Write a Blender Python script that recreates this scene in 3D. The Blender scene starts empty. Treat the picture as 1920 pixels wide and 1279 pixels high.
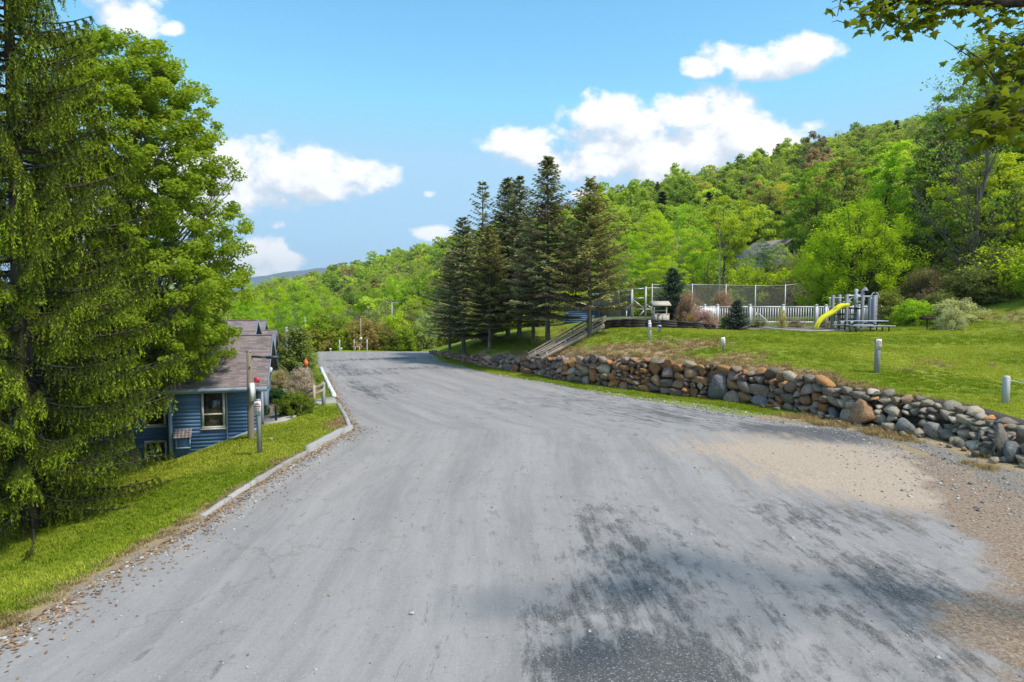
import bpy, math, random
import numpy as np
from mathutils import Vector, Matrix, Euler

R = math.radians
SC = bpy.context.scene
COL = SC.collection
rnd = random.Random(11)

# ------------------------------------------------------------------ camera
CAM_H = 4.5
PITCH = math.atan(79.5 / 1280.0)
cam_d = bpy.data.cameras.new("camera")
cam_d.lens = 24.0
cam_d.sensor_width = 36.0
cam_d.clip_start = 0.1
cam_d.clip_end = 20000.0
cam = bpy.data.objects.new("camera", cam_d)
cam.location = (0, 0, CAM_H)
cam.rotation_euler = (math.pi / 2 - PITCH, 0, 0)
COL.objects.link(cam)
SC.camera = cam

# ------------------------------------------------------------------ exposure
SC.view_settings.view_transform = 'Standard'
SC.view_settings.look = 'None'
SC.view_settings.gamma = 1.0
SC.view_settings.use_curve_mapping = False
SC.view_settings.exposure = 0.62
SC.cycles.max_bounces = 7
SC.cycles.diffuse_bounces = 3
SC.cycles.transmission_bounces = 4
SC.cycles.transparent_max_bounces = 6
SC.cycles.volume_bounces = 0
SC.cycles.sample_clamp_indirect = 4.0
SC.cycles.use_adaptive_sampling = True
SC.cycles.use_denoising = True

SUN_EL, SUN_AZ = 56.0, 122.0      # azimuth clockwise from +Y (the view): from the right, a little behind the camera
SUN_DIR = Vector((math.sin(R(SUN_AZ)) * math.cos(R(SUN_EL)), math.cos(R(SUN_AZ)) * math.cos(R(SUN_EL)), math.sin(R(SUN_EL))))
sun_d = bpy.data.lights.new("sun", 'SUN')
sun_d.energy = 2.8
sun_d.angle = R(7.0)
sun_d.color = (1.0, 0.94, 0.85)
sun = bpy.data.objects.new("sun", sun_d)
sun.rotation_euler = SUN_DIR.to_track_quat('Z', 'Y').to_euler()
sun.location = (0, 0, 60)
COL.objects.link(sun)


# ------------------------------------------------------------------ node helper
class NT:
    def __init__(self, tree):
        self.t = tree
        self.n = tree.nodes
        self.l = tree.links

    def new(self, kind, **kw):
        nd = self.n.new(kind)
        for k, v in kw.items():
            setattr(nd, k, v)
        return nd

    def put(self, sock, v):
        if v is None:
            return
        if hasattr(v, 'is_linked') or isinstance(v, bpy.types.NodeSocket):
            self.l.new(v, sock)
        else:
            try:
                sock.default_value = v
            except Exception:
                sock.default_value = (v[0], v[1], v[2], 1.0)

    def math(self, op, a, b=None, c=None, clamp=False):
        nd = self.new('ShaderNodeMath', operation=op, use_clamp=clamp)
        for i, v in enumerate((a, b, c)):
            self.put(nd.inputs[i], v)
        return nd.outputs[0]

    def vmath(self, op, a, b=None, scale=None):
        nd = self.new('ShaderNodeVectorMath', operation=op)
        self.put(nd.inputs[0], a)
        if b is not None:
            self.put(nd.inputs[1], b)
        if scale is not None:
            self.put(nd.inputs['Scale'], scale)
        return nd.outputs[0]

    def mix(self, f, a, b, blend='MIX'):
        nd = self.new('ShaderNodeMix', data_type='RGBA', blend_type=blend)
        self.put(nd.inputs[0], f)
        for s, v in ((nd.inputs[6], a), (nd.inputs[7], b)):
            if isinstance(v, tuple) and len(v) == 3:
                v = (*v, 1.0)
            self.put(s, v)
        return nd.outputs[2]

    def noise(self, vec, scale, detail=4.0, rough=0.55, dist=0.0, out=0):
        nd = self.new('ShaderNodeTexNoise')
        if vec is not None:
            self.l.new(vec, nd.inputs['Vector'])
        nd.inputs['Scale'].default_value = scale
        nd.inputs['Detail'].default_value = detail
        nd.inputs['Roughness'].default_value = rough
        nd.inputs['Distortion'].default_value = dist
        return nd.outputs[out]

    def ramp(self, f, a, b, lo=0.0, hi=1.0, smooth=True):
        nd = self.new('ShaderNodeMapRange')
        if smooth:
            nd.interpolation_type = 'SMOOTHSTEP'
        self.put(nd.inputs[0], f)
        for i, v in ((1, a), (2, b), (3, lo), (4, hi)):
            nd.inputs[i].default_value = v
        return nd.outputs[0]

    def attr(self, name, kind='GEOMETRY', out='Fac'):
        nd = self.new('ShaderNodeAttribute', attribute_type=kind, attribute_name=name)
        return nd.outputs[out]

    def bump(self, h, strength=0.3, dist=0.02, normal=None):
        nd = self.new('ShaderNodeBump')
        nd.inputs['Strength'].default_value = strength
        nd.inputs['Distance'].default_value = dist
        self.l.new(h, nd.inputs['Height'])
        if normal is not None:
            self.l.new(normal, nd.inputs['Normal'])
        return nd.outputs[0]


def material(name):
    m = bpy.data.materials.new(name)
    m.use_nodes = True
    m.node_tree.nodes.clear()
    t = NT(m.node_tree)
    out = t.new('ShaderNodeOutputMaterial')
    return m, t, out


def principled(t, out, color, rough=0.8, normal=None, metal=0.0, spec=None):
    p = t.new('ShaderNodeBsdfPrincipled')
    t.put(p.inputs['Base Color'], color if not (isinstance(color, tuple) and len(color) == 3) else (*color, 1))
    t.put(p.inputs['Roughness'], rough)
    p.inputs['Metallic'].default_value = metal
    if spec is not None:
        p.inputs['Specular IOR Level'].default_value = spec
    if normal is not None:
        t.l.new(normal, p.inputs['Normal'])
    t.l.new(p.outputs[0], out.inputs[0])
    return p


def simple(name, c, rough=0.75, var=0.25, scale=6.0, bump=0.15, stretch=(1, 1, 1), metal=0.0, dirt=None, bdist=0.01, objcol=False):
    """one plain weathered material: base colour varied by two noises, fine relief"""
    m, t, out = material(name)
    co = t.new('ShaderNodeTexCoord').outputs['Object']
    mp = t.new('ShaderNodeMapping')
    mp.inputs['Scale'].default_value = stretch
    t.l.new(co, mp.inputs[0])
    v = mp.outputs[0]
    n1 = t.noise(v, scale, 5, 0.6)
    n2 = t.noise(v, scale * 7, 4, 0.7)
    rr = t.new('ShaderNodeObjectInfo').outputs['Random']
    f = t.math('ADD', t.math('MULTIPLY', n1, 0.6), t.math('MULTIPLY', n2, 0.4))
    f = t.math('ADD', f, t.math('MULTIPLY', t.math('SUBTRACT', rr, 0.5), 0.3))
    lo = tuple(x * (1 - var) for x in c)
    hi = tuple(min(1, x * (1 + var)) for x in c)
    colr = t.mix(t.ramp(f, 0.3, 0.7, smooth=False), lo, hi)
    if dirt:
        colr = t.mix(t.ramp(n1, 0.5, 0.75), colr, dirt)
    if objcol:
        colr = t.mix(1.0, colr, t.new('ShaderNodeObjectInfo').outputs['Color'], 'MULTIPLY')
    nb = t.bump(n2, bump, bdist)
    principled(t, out, colr, rough, nb, metal)
    return m


# ------------------------------------------------------------------ world: sky and clouds
def px_dir(px, py):
    f = Vector((0, math.cos(PITCH), -math.sin(PITCH)))
    u = Vector((0, math.sin(PITCH), math.cos(PITCH)))
    return f + Vector(((px - 960) / 1280.0, 0, 0)) + u * ((639.5 - py) / 1280.0)


def P(px, py, Y):
    """the point at depth Y seen at a photo position (for reading positions off the photograph)"""
    d = px_dir(px, py)
    return Vector((0, 0, CAM_H)) + d * (Y / d.y)


def G(px, py, z=0.0):
    d = px_dir(px, py)
    return Vector((0, 0, CAM_H)) + d * ((z - CAM_H) / d.z)


world = bpy.data.worlds.new("World")
SC.world = world
world.use_nodes = True
wt = NT(world.node_tree)
world.node_tree.nodes.clear()
wout = wt.new('ShaderNodeOutputWorld')
bg = wt.new('ShaderNodeBackground')
bg.inputs['Strength'].default_value = 0.11
sky = wt.new('ShaderNodeTexSky', sky_type='NISHITA')
sky.sun_disc = False
sky.sun_elevation = R(SUN_EL)
sky.sun_rotation = R(SUN_AZ)
sky.altitude = 300
sky.air_density = 1.0
sky.dust_density = 0.6
sky.ozone_density = 1.6
hs = wt.new('ShaderNodeHueSaturation')
hs.inputs['Hue'].default_value = 0.478
hs.inputs['Saturation'].default_value = 1.22
hs.inputs['Value'].default_value = 1.55
wt.l.new(sky.outputs[0], hs.inputs['Color'])

# cloud field as a node group, so that it can be read at two directions
grp = bpy.data.node_groups.new("cloud_field", 'ShaderNodeTree')
grp.interface.new_socket("Direction", in_out='INPUT', socket_type='NodeSocketVector')
grp.interface.new_socket("Density", in_out='OUTPUT', socket_type='NodeSocketFloat')
g = NT(grp)
gi = g.new('NodeGroupInput')
go = g.new('NodeGroupOutput')
gv = gi.outputs[0]
sep = g.new('ShaderNodeSeparateXYZ')
g.l.new(gv, sep.inputs[0])
yy = g.math('MAXIMUM', sep.outputs[1], 0.05)
uu = g.math('DIVIDE', sep.outputs[0], yy)
vv = g.math('DIVIDE', sep.outputs[2], yy)
# px, py, half width, half height above, half height below, strength
CL = [
    (1000, 268, 80, 40, 40, .9), (1120, 245, 105, 58, 60, 1), (1200, 262, 120, 70, 60, 1), (1330, 238, 125, 72, 75, 1.1), (1270, 280, 180, 55, 45, 1),
    (1440, 262, 95, 50, 45, .9), (1180, 308, 190, 32, 34, .9), (1508, 238, 28, 16, 16, .5), (1070, 296, 130, 34, 26, .8),
    (1325, 130, 62, 24, 20, .8), (1400, 112, 80, 34, 38, .95), (1490, 104, 92, 36, 32, .95), (1440, 118, 110, 26, 26, .8),
    (455, 315, 80, 68, 60, 1.1), (560, 328, 100, 50, 48, 1), (470, 375, 110, 36, 30, .8), (680, 330, 84, 28, 26, .8), (610, 352, 110, 30, 26, .8),
    (380, 330, 90, 70, 60, 1), (300, 380, 120, 80, 60, 1),
    (250, 18, 62, 48, 46, .95), (320, 52, 36, 18, 16, .4), (215, -30, 90, 50, 40, 1),
    (800, 440, 50, 18, 14, .7), (845, 448, 40, 14, 10, .6),
    (486, 468, 46, 36, 40, .9), (530, 490, 42, 20, 20, .7), (440, 500, 80, 30, 30, .8), (508, 422, 44, 16, 14, .42), (808, 362, 20, 9, 8, .36),
    (1100, 366, 40, 10, 9, .5), (1700, -160, 200, 60, 40, .9), (700, -200, 190, 60, 50, .9), (2200, 120, 160, 60, 40, .9), (-150, 200, 150, 60, 40, .9),
]
acc = None
for px, py, hw, ha, hb, st in CL:
    d = px_dir(px, py)
    cu, cv = d.x / d.y, d.z / d.y
    k = 1.0 / (d.y * 1280.0)
    a = g.math('MULTIPLY', g.math('SUBTRACT', uu, cu), 1.0 / (hw * k))
    dv = g.math('SUBTRACT', vv, cv)
    up = g.math('MAXIMUM', g.math('MULTIPLY', dv, 1.0 / (ha * k)), g.math('MULTIPLY', dv, -1.0 / (hb * k)))
    q = g.math('ADD', g.math('MULTIPLY', a, a), g.math('MULTIPLY', up, up))
    e = g.math('MULTIPLY', g.math('SUBTRACT', st * 1.3, q), .62)
    acc = e if acc is None else g.math('MAXIMUM', acc, e)
# elsewhere in the sky: scattered cumulus of the same kind
el = g.math('MULTIPLY', g.math('ABSOLUTE', sep.outputs[2]), 1.0)
sc_v = g.vmath('MULTIPLY', gv, (2.6, 2.6, 5.2))
gen = g.ramp(g.noise(sc_v, 1.0, 2, 0.5), 0.52, 0.68, -0.9, 1.1)
front = g.ramp(sep.outputs[1], 0.45, 0.6)
field = g.math('ADD', g.math('MULTIPLY', acc, front), g.math('MULTIPLY', gen, g.math('SUBTRACT', 1.0, front)))
fine = g.noise(g.vmath('MULTIPLY', gv, (1, 1, 1.3)), 13.0, 6, 0.60, 0.15)
mid = g.noise(gv, 4.0, 3, 0.5)
field = g.math('MAXIMUM', g.math('MINIMUM', field, .72), -1.3)
nz = g.math('ADD', g.math('MULTIPLY', g.math('SUBTRACT', fine, 0.5), 3.6), g.math('MULTIPLY', g.math('SUBTRACT', mid, 0.5), 1.0))
den = g.math('ADD', field, nz)
g.l.new(den, go.inputs[0])

tc = wt.new('ShaderNodeTexCoord')
gd = tc.outputs['Generated']
c1 = wt.new('ShaderNodeGroup', node_tree=grp)
c2 = wt.new('ShaderNodeGroup', node_tree=grp)
wt.l.new(gd, c1.inputs[0])
up_v = wt.vmath('ADD', gd, (0.010, 0.0, 0.026))
wt.l.new(up_v, c2.inputs[0])
dens = c1.outputs[0]
alpha = wt.ramp(dens, -0.05, 0.62)
lit = wt.ramp(wt.math('SUBTRACT', dens, c2.outputs[0]), -0.55, 0.45)
thick = wt.ramp(dens, 0.2, 1.6)
ccol = wt.mix(lit, (4.4, 4.8, 5.4), (7.1, 7.05, 7.1))  # sunlit tops and grey shaded bases painted into the cloud colour
ccol = wt.mix(wt.math('MULTIPLY', thick, 0.25), ccol, (6.8, 6.85, 7.0))
skyc = wt.vmath('MAXIMUM', wt.vmath('MINIMUM', hs.outputs[0], (2.7, 4.5, 6.2)), (.7, 2.0, 3.4))
skymix = wt.mix(wt.math('MULTIPLY', alpha, 0.97), skyc, ccol)
wt.l.new(skymix, bg.inputs['Color'])
wt.l.new(bg.outputs[0], wout.inputs[0])


# ------------------------------------------------------------------ object helpers
def tag(o, label=None, cat=None, group=None, kind=None):
    if label:
        o['label'] = label
    if cat:
        o['category'] = cat
    if group:
        o['group'] = group
    if kind:
        o['kind'] = kind
    return o


def empty(name, loc=(0, 0, 0), rz=0.0, label=None, cat=None, group=None):
    o = bpy.data.objects.new(name, None)
    o.location = loc
    o.rotation_euler = (0, 0, rz)
    COL.objects.link(o)
    return tag(o, label, cat, group)


def kids(o):
    return KIDS.get(o.name, [])


KIDS = {}


def link(o, parent=None):
    COL.objects.link(o)
    if parent is not None:
        o.parent = parent
        KIDS.setdefault(parent.name, []).append(o)
    return o


def copy_tree(o, parent=None):
    c = o.copy()
    link(c, parent)
    for ch in list(kids(o)):
        copy_tree(ch, c)
    return c


class MB:
    """collects geometry in numpy arrays and links it as one mesh object"""

    def __init__(self):
        self.v, self.f, self.t, self.n = [], [], [], 0

    def add(self, V, F, tint=0.0):
        V = np.asarray(V, float).reshape(-1, 3)
        F = np.asarray(F, int)
        if len(F) == 0:
            return self
        self.v.append(V)
        self.f.append(F + self.n)
        self.t.append(np.full(len(V), tint) if np.isscalar(tint) else np.asarray(tint, float))
        self.n += len(V)
        return self

    def box(self, c, s, rz=0.0, tint=0.0, rot=None):
        x, y, z = [k / 2 for k in s]
        V = np.array([(-x, -y, -z), (x, -y, -z), (x, y, -z), (-x, y, -z), (-x, -y, z), (x, -y, z), (x, y, z), (-x, y, z)])
        if rot is not None:
            V = V @ np.array(rot).T
        elif rz:
            c_, s_ = math.cos(rz), math.sin(rz)
            V = np.stack([V[:, 0] * c_ - V[:, 1] * s_, V[:, 0] * s_ + V[:, 1] * c_, V[:, 2]], 1)
        return self.add(V + np.array(c), BOXF, tint)

    def bar(self, a, b, w, h=None, tint=0.0, up=(0, 0, 1)):
        """rectangular bar from a to b, width w across, height h along 'up'"""
        a, b = Vector(a), Vector(b)
        h = h or w
        d = (b - a)
        L = d.length
        d = d / L
        upv = Vector(up)
        sd = d.cross(upv)
        if sd.length < 1e-4:
            sd = d.cross(Vector((1, 0, 0)))
        sd.normalize()
        u2 = sd.cross(d)
        M = np.array([sd, d, u2]).T
        return self.box((a + b) / 2, (w, L, h), tint=tint, rot=M)

    def tube(self, pts, rad, k=6, tint=0.0, cap=True):
        pts = np.asarray(pts, float)
        n = len(pts)
        rad = np.full(n, rad) if np.isscalar(rad) else np.asarray(rad, float)
        d = np.gradient(pts, axis=0)
        d /= np.linalg.norm(d, axis=1, keepdims=True) + 1e-9
        ref = np.array([0, 0, 1.0]) if abs(d[0][2]) < 0.9 else np.array([1.0, 0, 0])
        s = np.cross(d, ref)
        s /= np.linalg.norm(s, axis=1, keepdims=True) + 1e-9
        u = np.cross(s, d)
        an = np.arange(k) * 2 * math.pi / k
        ring = (np.cos(an)[None, :, None] * s[:, None, :] + np.sin(an)[None, :, None] * u[:, None, :]) * rad[:, None, None]
        V = (pts[:, None, :] + ring).reshape(-1, 3)
        i = np.arange(n - 1)[:, None] * k
        j = np.arange(k)[None, :]
        j2 = (j + 1) % k
        F = np.stack([i + j, i + j2, i + k + j2, i + k + j], -1).reshape(-1, 4)
        self.add(V, F, tint)
        if cap and k in (4, 6, 8):
            base = self.n - len(V)
            top = (n - 1) * k
            if k == 4:
                self.f.append(np.array([[top, top + 1, top + 2, top + 3]]) + base)
            elif k == 6:
                self.f.append(np.array([[top, top + 1, top + 2, top + 3], [top, top + 3, top + 4, top + 5]]) + base)
            else:
                self.f.append(np.array([[top, top + 1, top + 2, top + 3], [top, top + 3, top + 4, top + 5], [top, top + 5, top + 6, top + 7]]) + base)
        return self

    def mesh(self, name, mat=None, smooth=False):
        me = bpy.data.meshes.new(name)
        V = np.concatenate(self.v).astype(np.float32)
        me.vertices.add(len(V))
        me.vertices.foreach_set('co', V.ravel())
        li = np.concatenate([f.ravel() for f in self.f]).astype(np.int32)
        tot = np.concatenate([np.full(len(f), f.shape[1]) for f in self.f]).astype(np.int32)
        st = np.concatenate([[0], np.cumsum(tot)[:-1]]).astype(np.int32)
        me.loops.add(len(li))
        me.loops.foreach_set('vertex_index', li)
        me.polygons.add(len(tot))
        me.polygons.foreach_set('loop_start', st)
        try:
            me.polygons.foreach_set('loop_total', tot)
        except Exception:
            pass
        T = np.concatenate(self.t).astype(np.float32)
        at = me.attributes.new('tint', 'FLOAT', 'POINT')
        at.data.foreach_set('value', T)
        me.update(calc_edges=True)
        if smooth:
            me.polygons.foreach_set('use_smooth', np.ones(len(tot), bool))
        if mat:
            me.materials.append(mat)
        return me

    def build(self, name, mat, parent=None, loc=None, smooth=False, bevel=0.0):
        o = bpy.data.objects.new(name, self.mesh(name, mat, smooth))
        if loc is not None:
            o.location = loc
        link(o, parent)
        if bevel:
            b = o.modifiers.new('bevel', 'BEVEL')
            b.width = bevel
            b.segments = 2
            b.limit_method = 'ANGLE'
        return o


BOXF = np.array([(0, 3, 2, 1), (4, 5, 6, 7), (0, 1, 5, 4), (1, 2, 6, 5), (2, 3, 7, 6), (3, 0, 4, 7)])


def vnoise(x, y, seed=0, scale=1.0):
    """smooth 2D value noise in numpy, 0..1"""
    x = np.asarray(x, float) * scale + seed * 17.31
    y = np.asarray(y, float) * scale + seed * 9.77
    xi, yi = np.floor(x), np.floor(y)
    fx, fy = x - xi, y - yi
    fx, fy = fx * fx * (3 - 2 * fx), fy * fy * (3 - 2 * fy)

    def h(a, b):
        s = np.sin(a * 127.1 + b * 311.7 + seed * 3.1) * 43758.5453
        return s - np.floor(s)
    return (h(xi, yi) * (1 - fx) + h(xi + 1, yi) * fx) * (1 - fy) + (h(xi, yi + 1) * (1 - fx) + h(xi + 1, yi + 1) * fx) * fy


def fbm(x, y, seed=0, scale=1.0, oct=4):
    s, a, t = 0, 1.0, 0
    for i in range(oct):
        s = s + a * vnoise(x, y, seed + i * 5, scale * 2 ** i)
        t += a
        a *= 0.55
    return s / t


def sstep(a, b, x):
    t = np.clip((np.asarray(x, float) - a) / (b - a), 0, 1)
    return t * t * (3 - 2 * t)
# ------------------------------------------------------------------ lie of the land
def edge_fn(pix, extra=()):
    pts = [(g_.y, g_.x) for g_ in (G(a, b) for a, b in pix)] + [(y, x) for x, y in extra]
    pts.sort()
    ys = np.array([p[0] for p in pts])
    xs = np.array([p[1] for p in pts])
    return lambda y: np.interp(y, ys, xs)


LEFT = edge_fn([(0, 1192), (190, 1078), (380, 970), (480, 905), (580, 848), (657, 806), (648, 785), (634, 760), (624, 742), (613, 715), (603, 695), (597, 678), (590, 661)], [(-7.9, 5.0), (-8.6, -3.0)])
RIGHT = edge_fn([(808, 661), (834, 678), (942, 705), (1024, 718), (1132, 740), (1295, 765), (1353, 774), (1462, 791), (1594, 806), (1690, 836), (1800, 876), (1920, 930)], [(12.6, 10.0), (13.5, 3.0), (14.5, -3.0)])
ROAD_END = 57.9

# retaining wall: foot line in the world and height of its top
WP = [(g_.x, g_.y, h) for g_, h in ((G(a, b), h) for a, b, h in [
    (807, 662, .16), (838, 674, .38), (872, 682, .58), (910, 688.5, .66), (948, 694.5, .78), (1010, 704, .98), (1051, 714, 1.25), (1105, 723, 1.45), (1173, 731, 1.5), (1281, 745, 1.5),
    (1322, 749, 1.46), (1392, 758, 1.45), (1462, 768, 1.42), (1550, 784, 1.3), (1608, 799, 1.22), (1685, 813, 1.2), (1743, 823, 1.15), (1810, 841, 1.02), (1866, 861, .92), (1906, 873, .85)])]
WP += [(14.1, 16.6, .7), (14.9, 14.0, .45), (16.4, 10.5, .28), (19.0, 5.0, .2), (22.0, -2.0, .2)]
WP = np.array(WP)
WS = np.concatenate([[0], np.cumsum(np.hypot(np.diff(WP[:, 0]), np.diff(WP[:, 1])))])


def wall_dist(x, y):
    """signed distance to the wall's foot line (positive on the lawn side) and the arc length of the nearest point"""
    x = np.asarray(x, float)
    y = np.asarray(y, float)
    best = np.full(x.shape, 1e9)
    sg = np.ones(x.shape)
    ss = np.zeros(x.shape)
    for i in range(len(WP) - 1):
        ax, ay = WP[i][:2]
        bx, by = WP[i + 1][:2]
        dx, dy = bx - ax, by - ay
        L2 = dx * dx + dy * dy
        t = np.clip(((x - ax) * dx + (y - ay) * dy) / L2, 0, 1)
        qx, qy = ax + t * dx, ay + t * dy
        d = np.hypot(x - qx, y - qy)
        cr = dx * (y - ay) - dy * (x - ax)
        m = d < best
        best = np.where(m, d, best)
        sg = np.where(m, np.where(cr > 0, 1.0, -1.0), sg)
        ss = np.where(m, WS[i] + t * math.sqrt(L2), ss)
    return best * sg, ss


def wall_top(s):
    return np.interp(s, WS, WP[:, 2])


def tps(pts, lam=0.02):
    p = np.array(pts, float)
    n = len(p)
    d = np.hypot(p[:, None, 0] - p[None, :, 0], p[:, None, 1] - p[None, :, 1])
    K = np.where(d > 0, d * d * np.log(d + 1e-12), 0) + np.eye(n) * lam
    Pm = np.c_[np.ones(n), p[:, :2]]
    A = np.zeros((n + 3, n + 3))
    A[:n, :n] = K
    A[:n, n:] = Pm
    A[n:, :n] = Pm.T
    w = np.linalg.solve(A, np.r_[p[:, 2], 0, 0, 0])

    def f(x, y):
        x = np.asarray(x, float)
        y = np.asarray(y, float)
        r = w[n] + w[n + 1] * x + w[n + 2] * y
        for i in range(n):
            dd = (x - p[i, 0]) ** 2 + (y - p[i, 1]) ** 2
            r = r + w[i] * 0.5 * dd * np.log(dd + 1e-12)
        return r
    return f


UP = [(a, b, h - 0.1) for a, b, h in WP[:-2]] + [
    (14.7, 27.6, 1.5), (10.1, 33, 1.92), (7.5, 37, 2.3), (8.5, 40, 2.52), (-1.3, 46, 1.1), (-.7, 50, 1.6), (.6, 46, 1.2), (2.6, 43, 1.6), (4.8, 41, 2.25), (-3.5, 48, .8),
    (16.6, 23, .95), (22, 43, 2.5), (18, 44, 2.5), (12, 43, 2.6), (26, 38, 2.4), (20, 35, 2.1), (14, 38, 2.4), (30, 41, 3.55), (34, 36, 4.6), (25, 38, 2.45), (27.5, 40, 2.75), (38, 44, 6.5), (27, 29, 2.0), (22, 26, 1.3), (32, 27, 3.2), (22, 18, .7), (28, 18, 1.8),
    (16, 50, 2.75), (24, 50, 2.7), (10, 47, 2.8), (6, 50, 2.6), (2, 55, 2.2), (-4, 56, .9), (-6, 61, .3), (0, 62, 1.6), (10, 60, 2.8), (20, 60, 2.8), (27, 60, 3.0), (10, 72, 3), (24, 72, 4),
    (30, 52, 3.4), (38, 50, 7), (45, 38, 8), (45, 22, 6), (35, 8, 3), (-10, 66, -1), (-5, 75, -2), (38, 70, 8), (50, 60, 12)]
LO = [(float(LEFT(y)), y, 0.02) for y in (0, 5, 10, 13, 16, 19, 23, 27, 31, 36, 42, 50, 57)] + [(float(RIGHT(y)), y, 0.02) for y in (0, 8, 14, 20, 26, 34, 44, 56)] + [
    (0, 58, 0), (0, 20, 0), (0, 5, 0), (0, 40, 0), (-9.0, 24.6, -.22), (-12, 23.7, -1.15), (-10.3, 20.5, -.85), (-7.5, 20.4, -.2), (-8.9, 23.3, -.3), (-10, 14, -1.3), (-8.4, 11, -.45), (-13, 20, -1.7),
    (-9.5, 28.5, -.1), (-12.5, 33, -.15), (-11.5, 29.5, -.25), (-12.2, 37.5, -.1), (-16, 36, -.5), (-18, 45, -.8), (-22, 55, -1.6), (-16, 24, -1.8), (-20, 20, -2.3), (-13, 9, -1.5), (-20, 8, -2.2), (-30, 25, -3.5), (-40, 10, -4), (-35, 50, -4),
    (-13, 61, -.4), (-13, 70, -2.5), (-25, 70, -3.5), (-40, 70, -5)]
fU, fL = tps(UP), tps(LO)
RT = np.array([-1.3, -.8, -.40, -.27, -.086, .148, .42, .61, .9, 1.3])
RD = np.array([900, 850, 800, 750, 650, 560, 480, 430, 380, 340.0])
RZ = np.array([-20, -12, -2, 18, 44, 74, 94, 104, 103, 95.0])
BD = np.array([150, 150, 150, 140, 110, 88, 80, 74, 62, 55.0])
BZ = np.array([-9, -9, -8, -7, -2, 3.5, 4, 5, 8, 9.0])


def z_far(x, y):
    Y = np.maximum(np.asarray(y, float), np.abs(x) / 1.3)
    Y = np.maximum(Y, 1.0)
    t = np.clip(x / Y, -1.3, 1.3)
    Dr, Zr, Db, Zb = (np.interp(t, RT, a) for a in (RD, RZ, BD, BZ))
    s = (Y - Db) / (Dr - Db)
    up = np.where(s < 1, np.clip(s, 0, 1) ** 0.92, 1 - 0.25 * (np.clip(s, 1, 9) - 1))
    h = Zb + (Zr - Zb) * up
    h = h + (fbm(x, y, 3, 1 / 90.0, 3) - .5) * 16 * np.clip(s * 3, 0, 1)
    return np.maximum(h, -30)


def gz(x, y, road_dip=False):
    x = np.asarray(x, float)
    y = np.asarray(y, float)
    d, s = wall_dist(x, y)
    xc, yc = np.clip(x, -42, 52), np.clip(y, -4, 76)
    zu = np.clip(fU(xc, yc), 0.0, 16)
    zl = np.clip(fL(xc, yc), -7, 0.6)
    # the step at the wall, and the fade of the two sheets beyond its far end
    sh = .42 + .62 * sstep(36, 40.5, s)
    k = sstep(sh, sh + .3, d)
    k = np.where(y > 56, sstep(-2.0, 2.5, d), k)
    z = zl * (1 - k) + zu * k
    inr = (x > LEFT(y) + 0.05) & (x < RIGHT(y) - 0.05) & (y < ROAD_END - .05) & (y > -6)
    z = np.where(inr, -0.07, z)
    near = 1 - sstep(62, 84, np.maximum(y, np.abs(x) * 1.5))
    zz = z_far(x, y)
    behind = sstep(-4, -60, y)
    z = z * near + zz * (1 - near)
    z = z * (1 - behind) + behind * np.clip(z, -3, 3)
    bumpy = np.where(inr, 0, (fbm(x, y, 7, 0.7, 3) - 0.5) * 0.10)
    return z + bumpy * sstep(0.2, 1.5, np.maximum(x - RIGHT(y), LEFT(y) - x))


def gh(x, y):
    return float(gz(np.array([x]), np.array([y]))[0])


def dryness(x, y):
    """0..1, last year's dry grass: above the wall and on the bank"""
    d, s = wall_dist(x, y)
    n = fbm(x, y, 21, 0.45, 3)
    w = 1.0 + 1.5 * np.exp(-((s - np.interp(1350, [0, 1], [0, 1]) * 0 - 27) / 7.0) ** 2) + 0.9 * sstep(30, 12, s) * 0
    band = sstep(w + 1.0, w * 0.4, d + (n - .5) * 2.6) * (d > 0) * sstep(6, 14, s) * sstep(47, 38, s)
    bank = np.exp(-(((x - 7.6) / 3.6) ** 2 + ((y - 35.2) / 1.5) ** 2)) * 1.2
    bank = bank + np.exp(-(((x - 10.5) / 1.6) ** 2 + ((y - 31.6) / 1.0) ** 2)) * .9
    bank = bank * sstep(.3, .6, n + .15) * (d > 0)
    m = sstep(.62, .85, fbm(x, y, 33, 0.16, 3)) * .55 * (d > 0)
    e = np.where(d > 0, 0, sstep(.9, .0, LEFT(y) - x + (n - .5) * 1.6)) * (y < 26) * .9
    return np.clip(np.maximum(np.maximum(band, bank), np.maximum(m, e)), 0, 1)


def spaced(inner0, inner1, step, out0, out1, grow=1.22):
    a = list(np.arange(inner0, inner1 + 1e-6, step))
    s, v = step, inner1
    while v < out1:
        s *= grow
        v += min(s, 60 if v < 1200 else 1e9)
        a.append(v)
    s, v = step, inner0
    b = []
    while v > out0:
        s *= grow
        v -= min(s, 60 if v > -1200 else 1e9)
        b.append(v)
    return np.array(b[::-1] + a)


def grid_faces(ny, nx):
    i = np.arange(ny - 1)[:, None] * nx
    j = np.arange(nx - 1)[None, :]
    return np.stack([i + j, i + j + 1, i + nx + j + 1, i + nx + j], -1).reshape(-1, 4)


def put_attr(me, name, val):
    a = me.attributes.new(name, 'FLOAT', 'POINT')
    a.data.foreach_set('value', np.asarray(val, np.float32).ravel())


gx = spaced(-22, 30, 0.3, -6000, 6000)
gy = spaced(4, 58, 0.3, -900, 6500)
X, Y = np.meshgrid(gx, gy)
Z = gz(X, Y)
mb = MB()
mb.add(np.stack([X, Y, Z], -1).reshape(-1, 3), grid_faces(len(gy), len(gx)))
dW, sW = wall_dist(X, Y)

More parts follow.
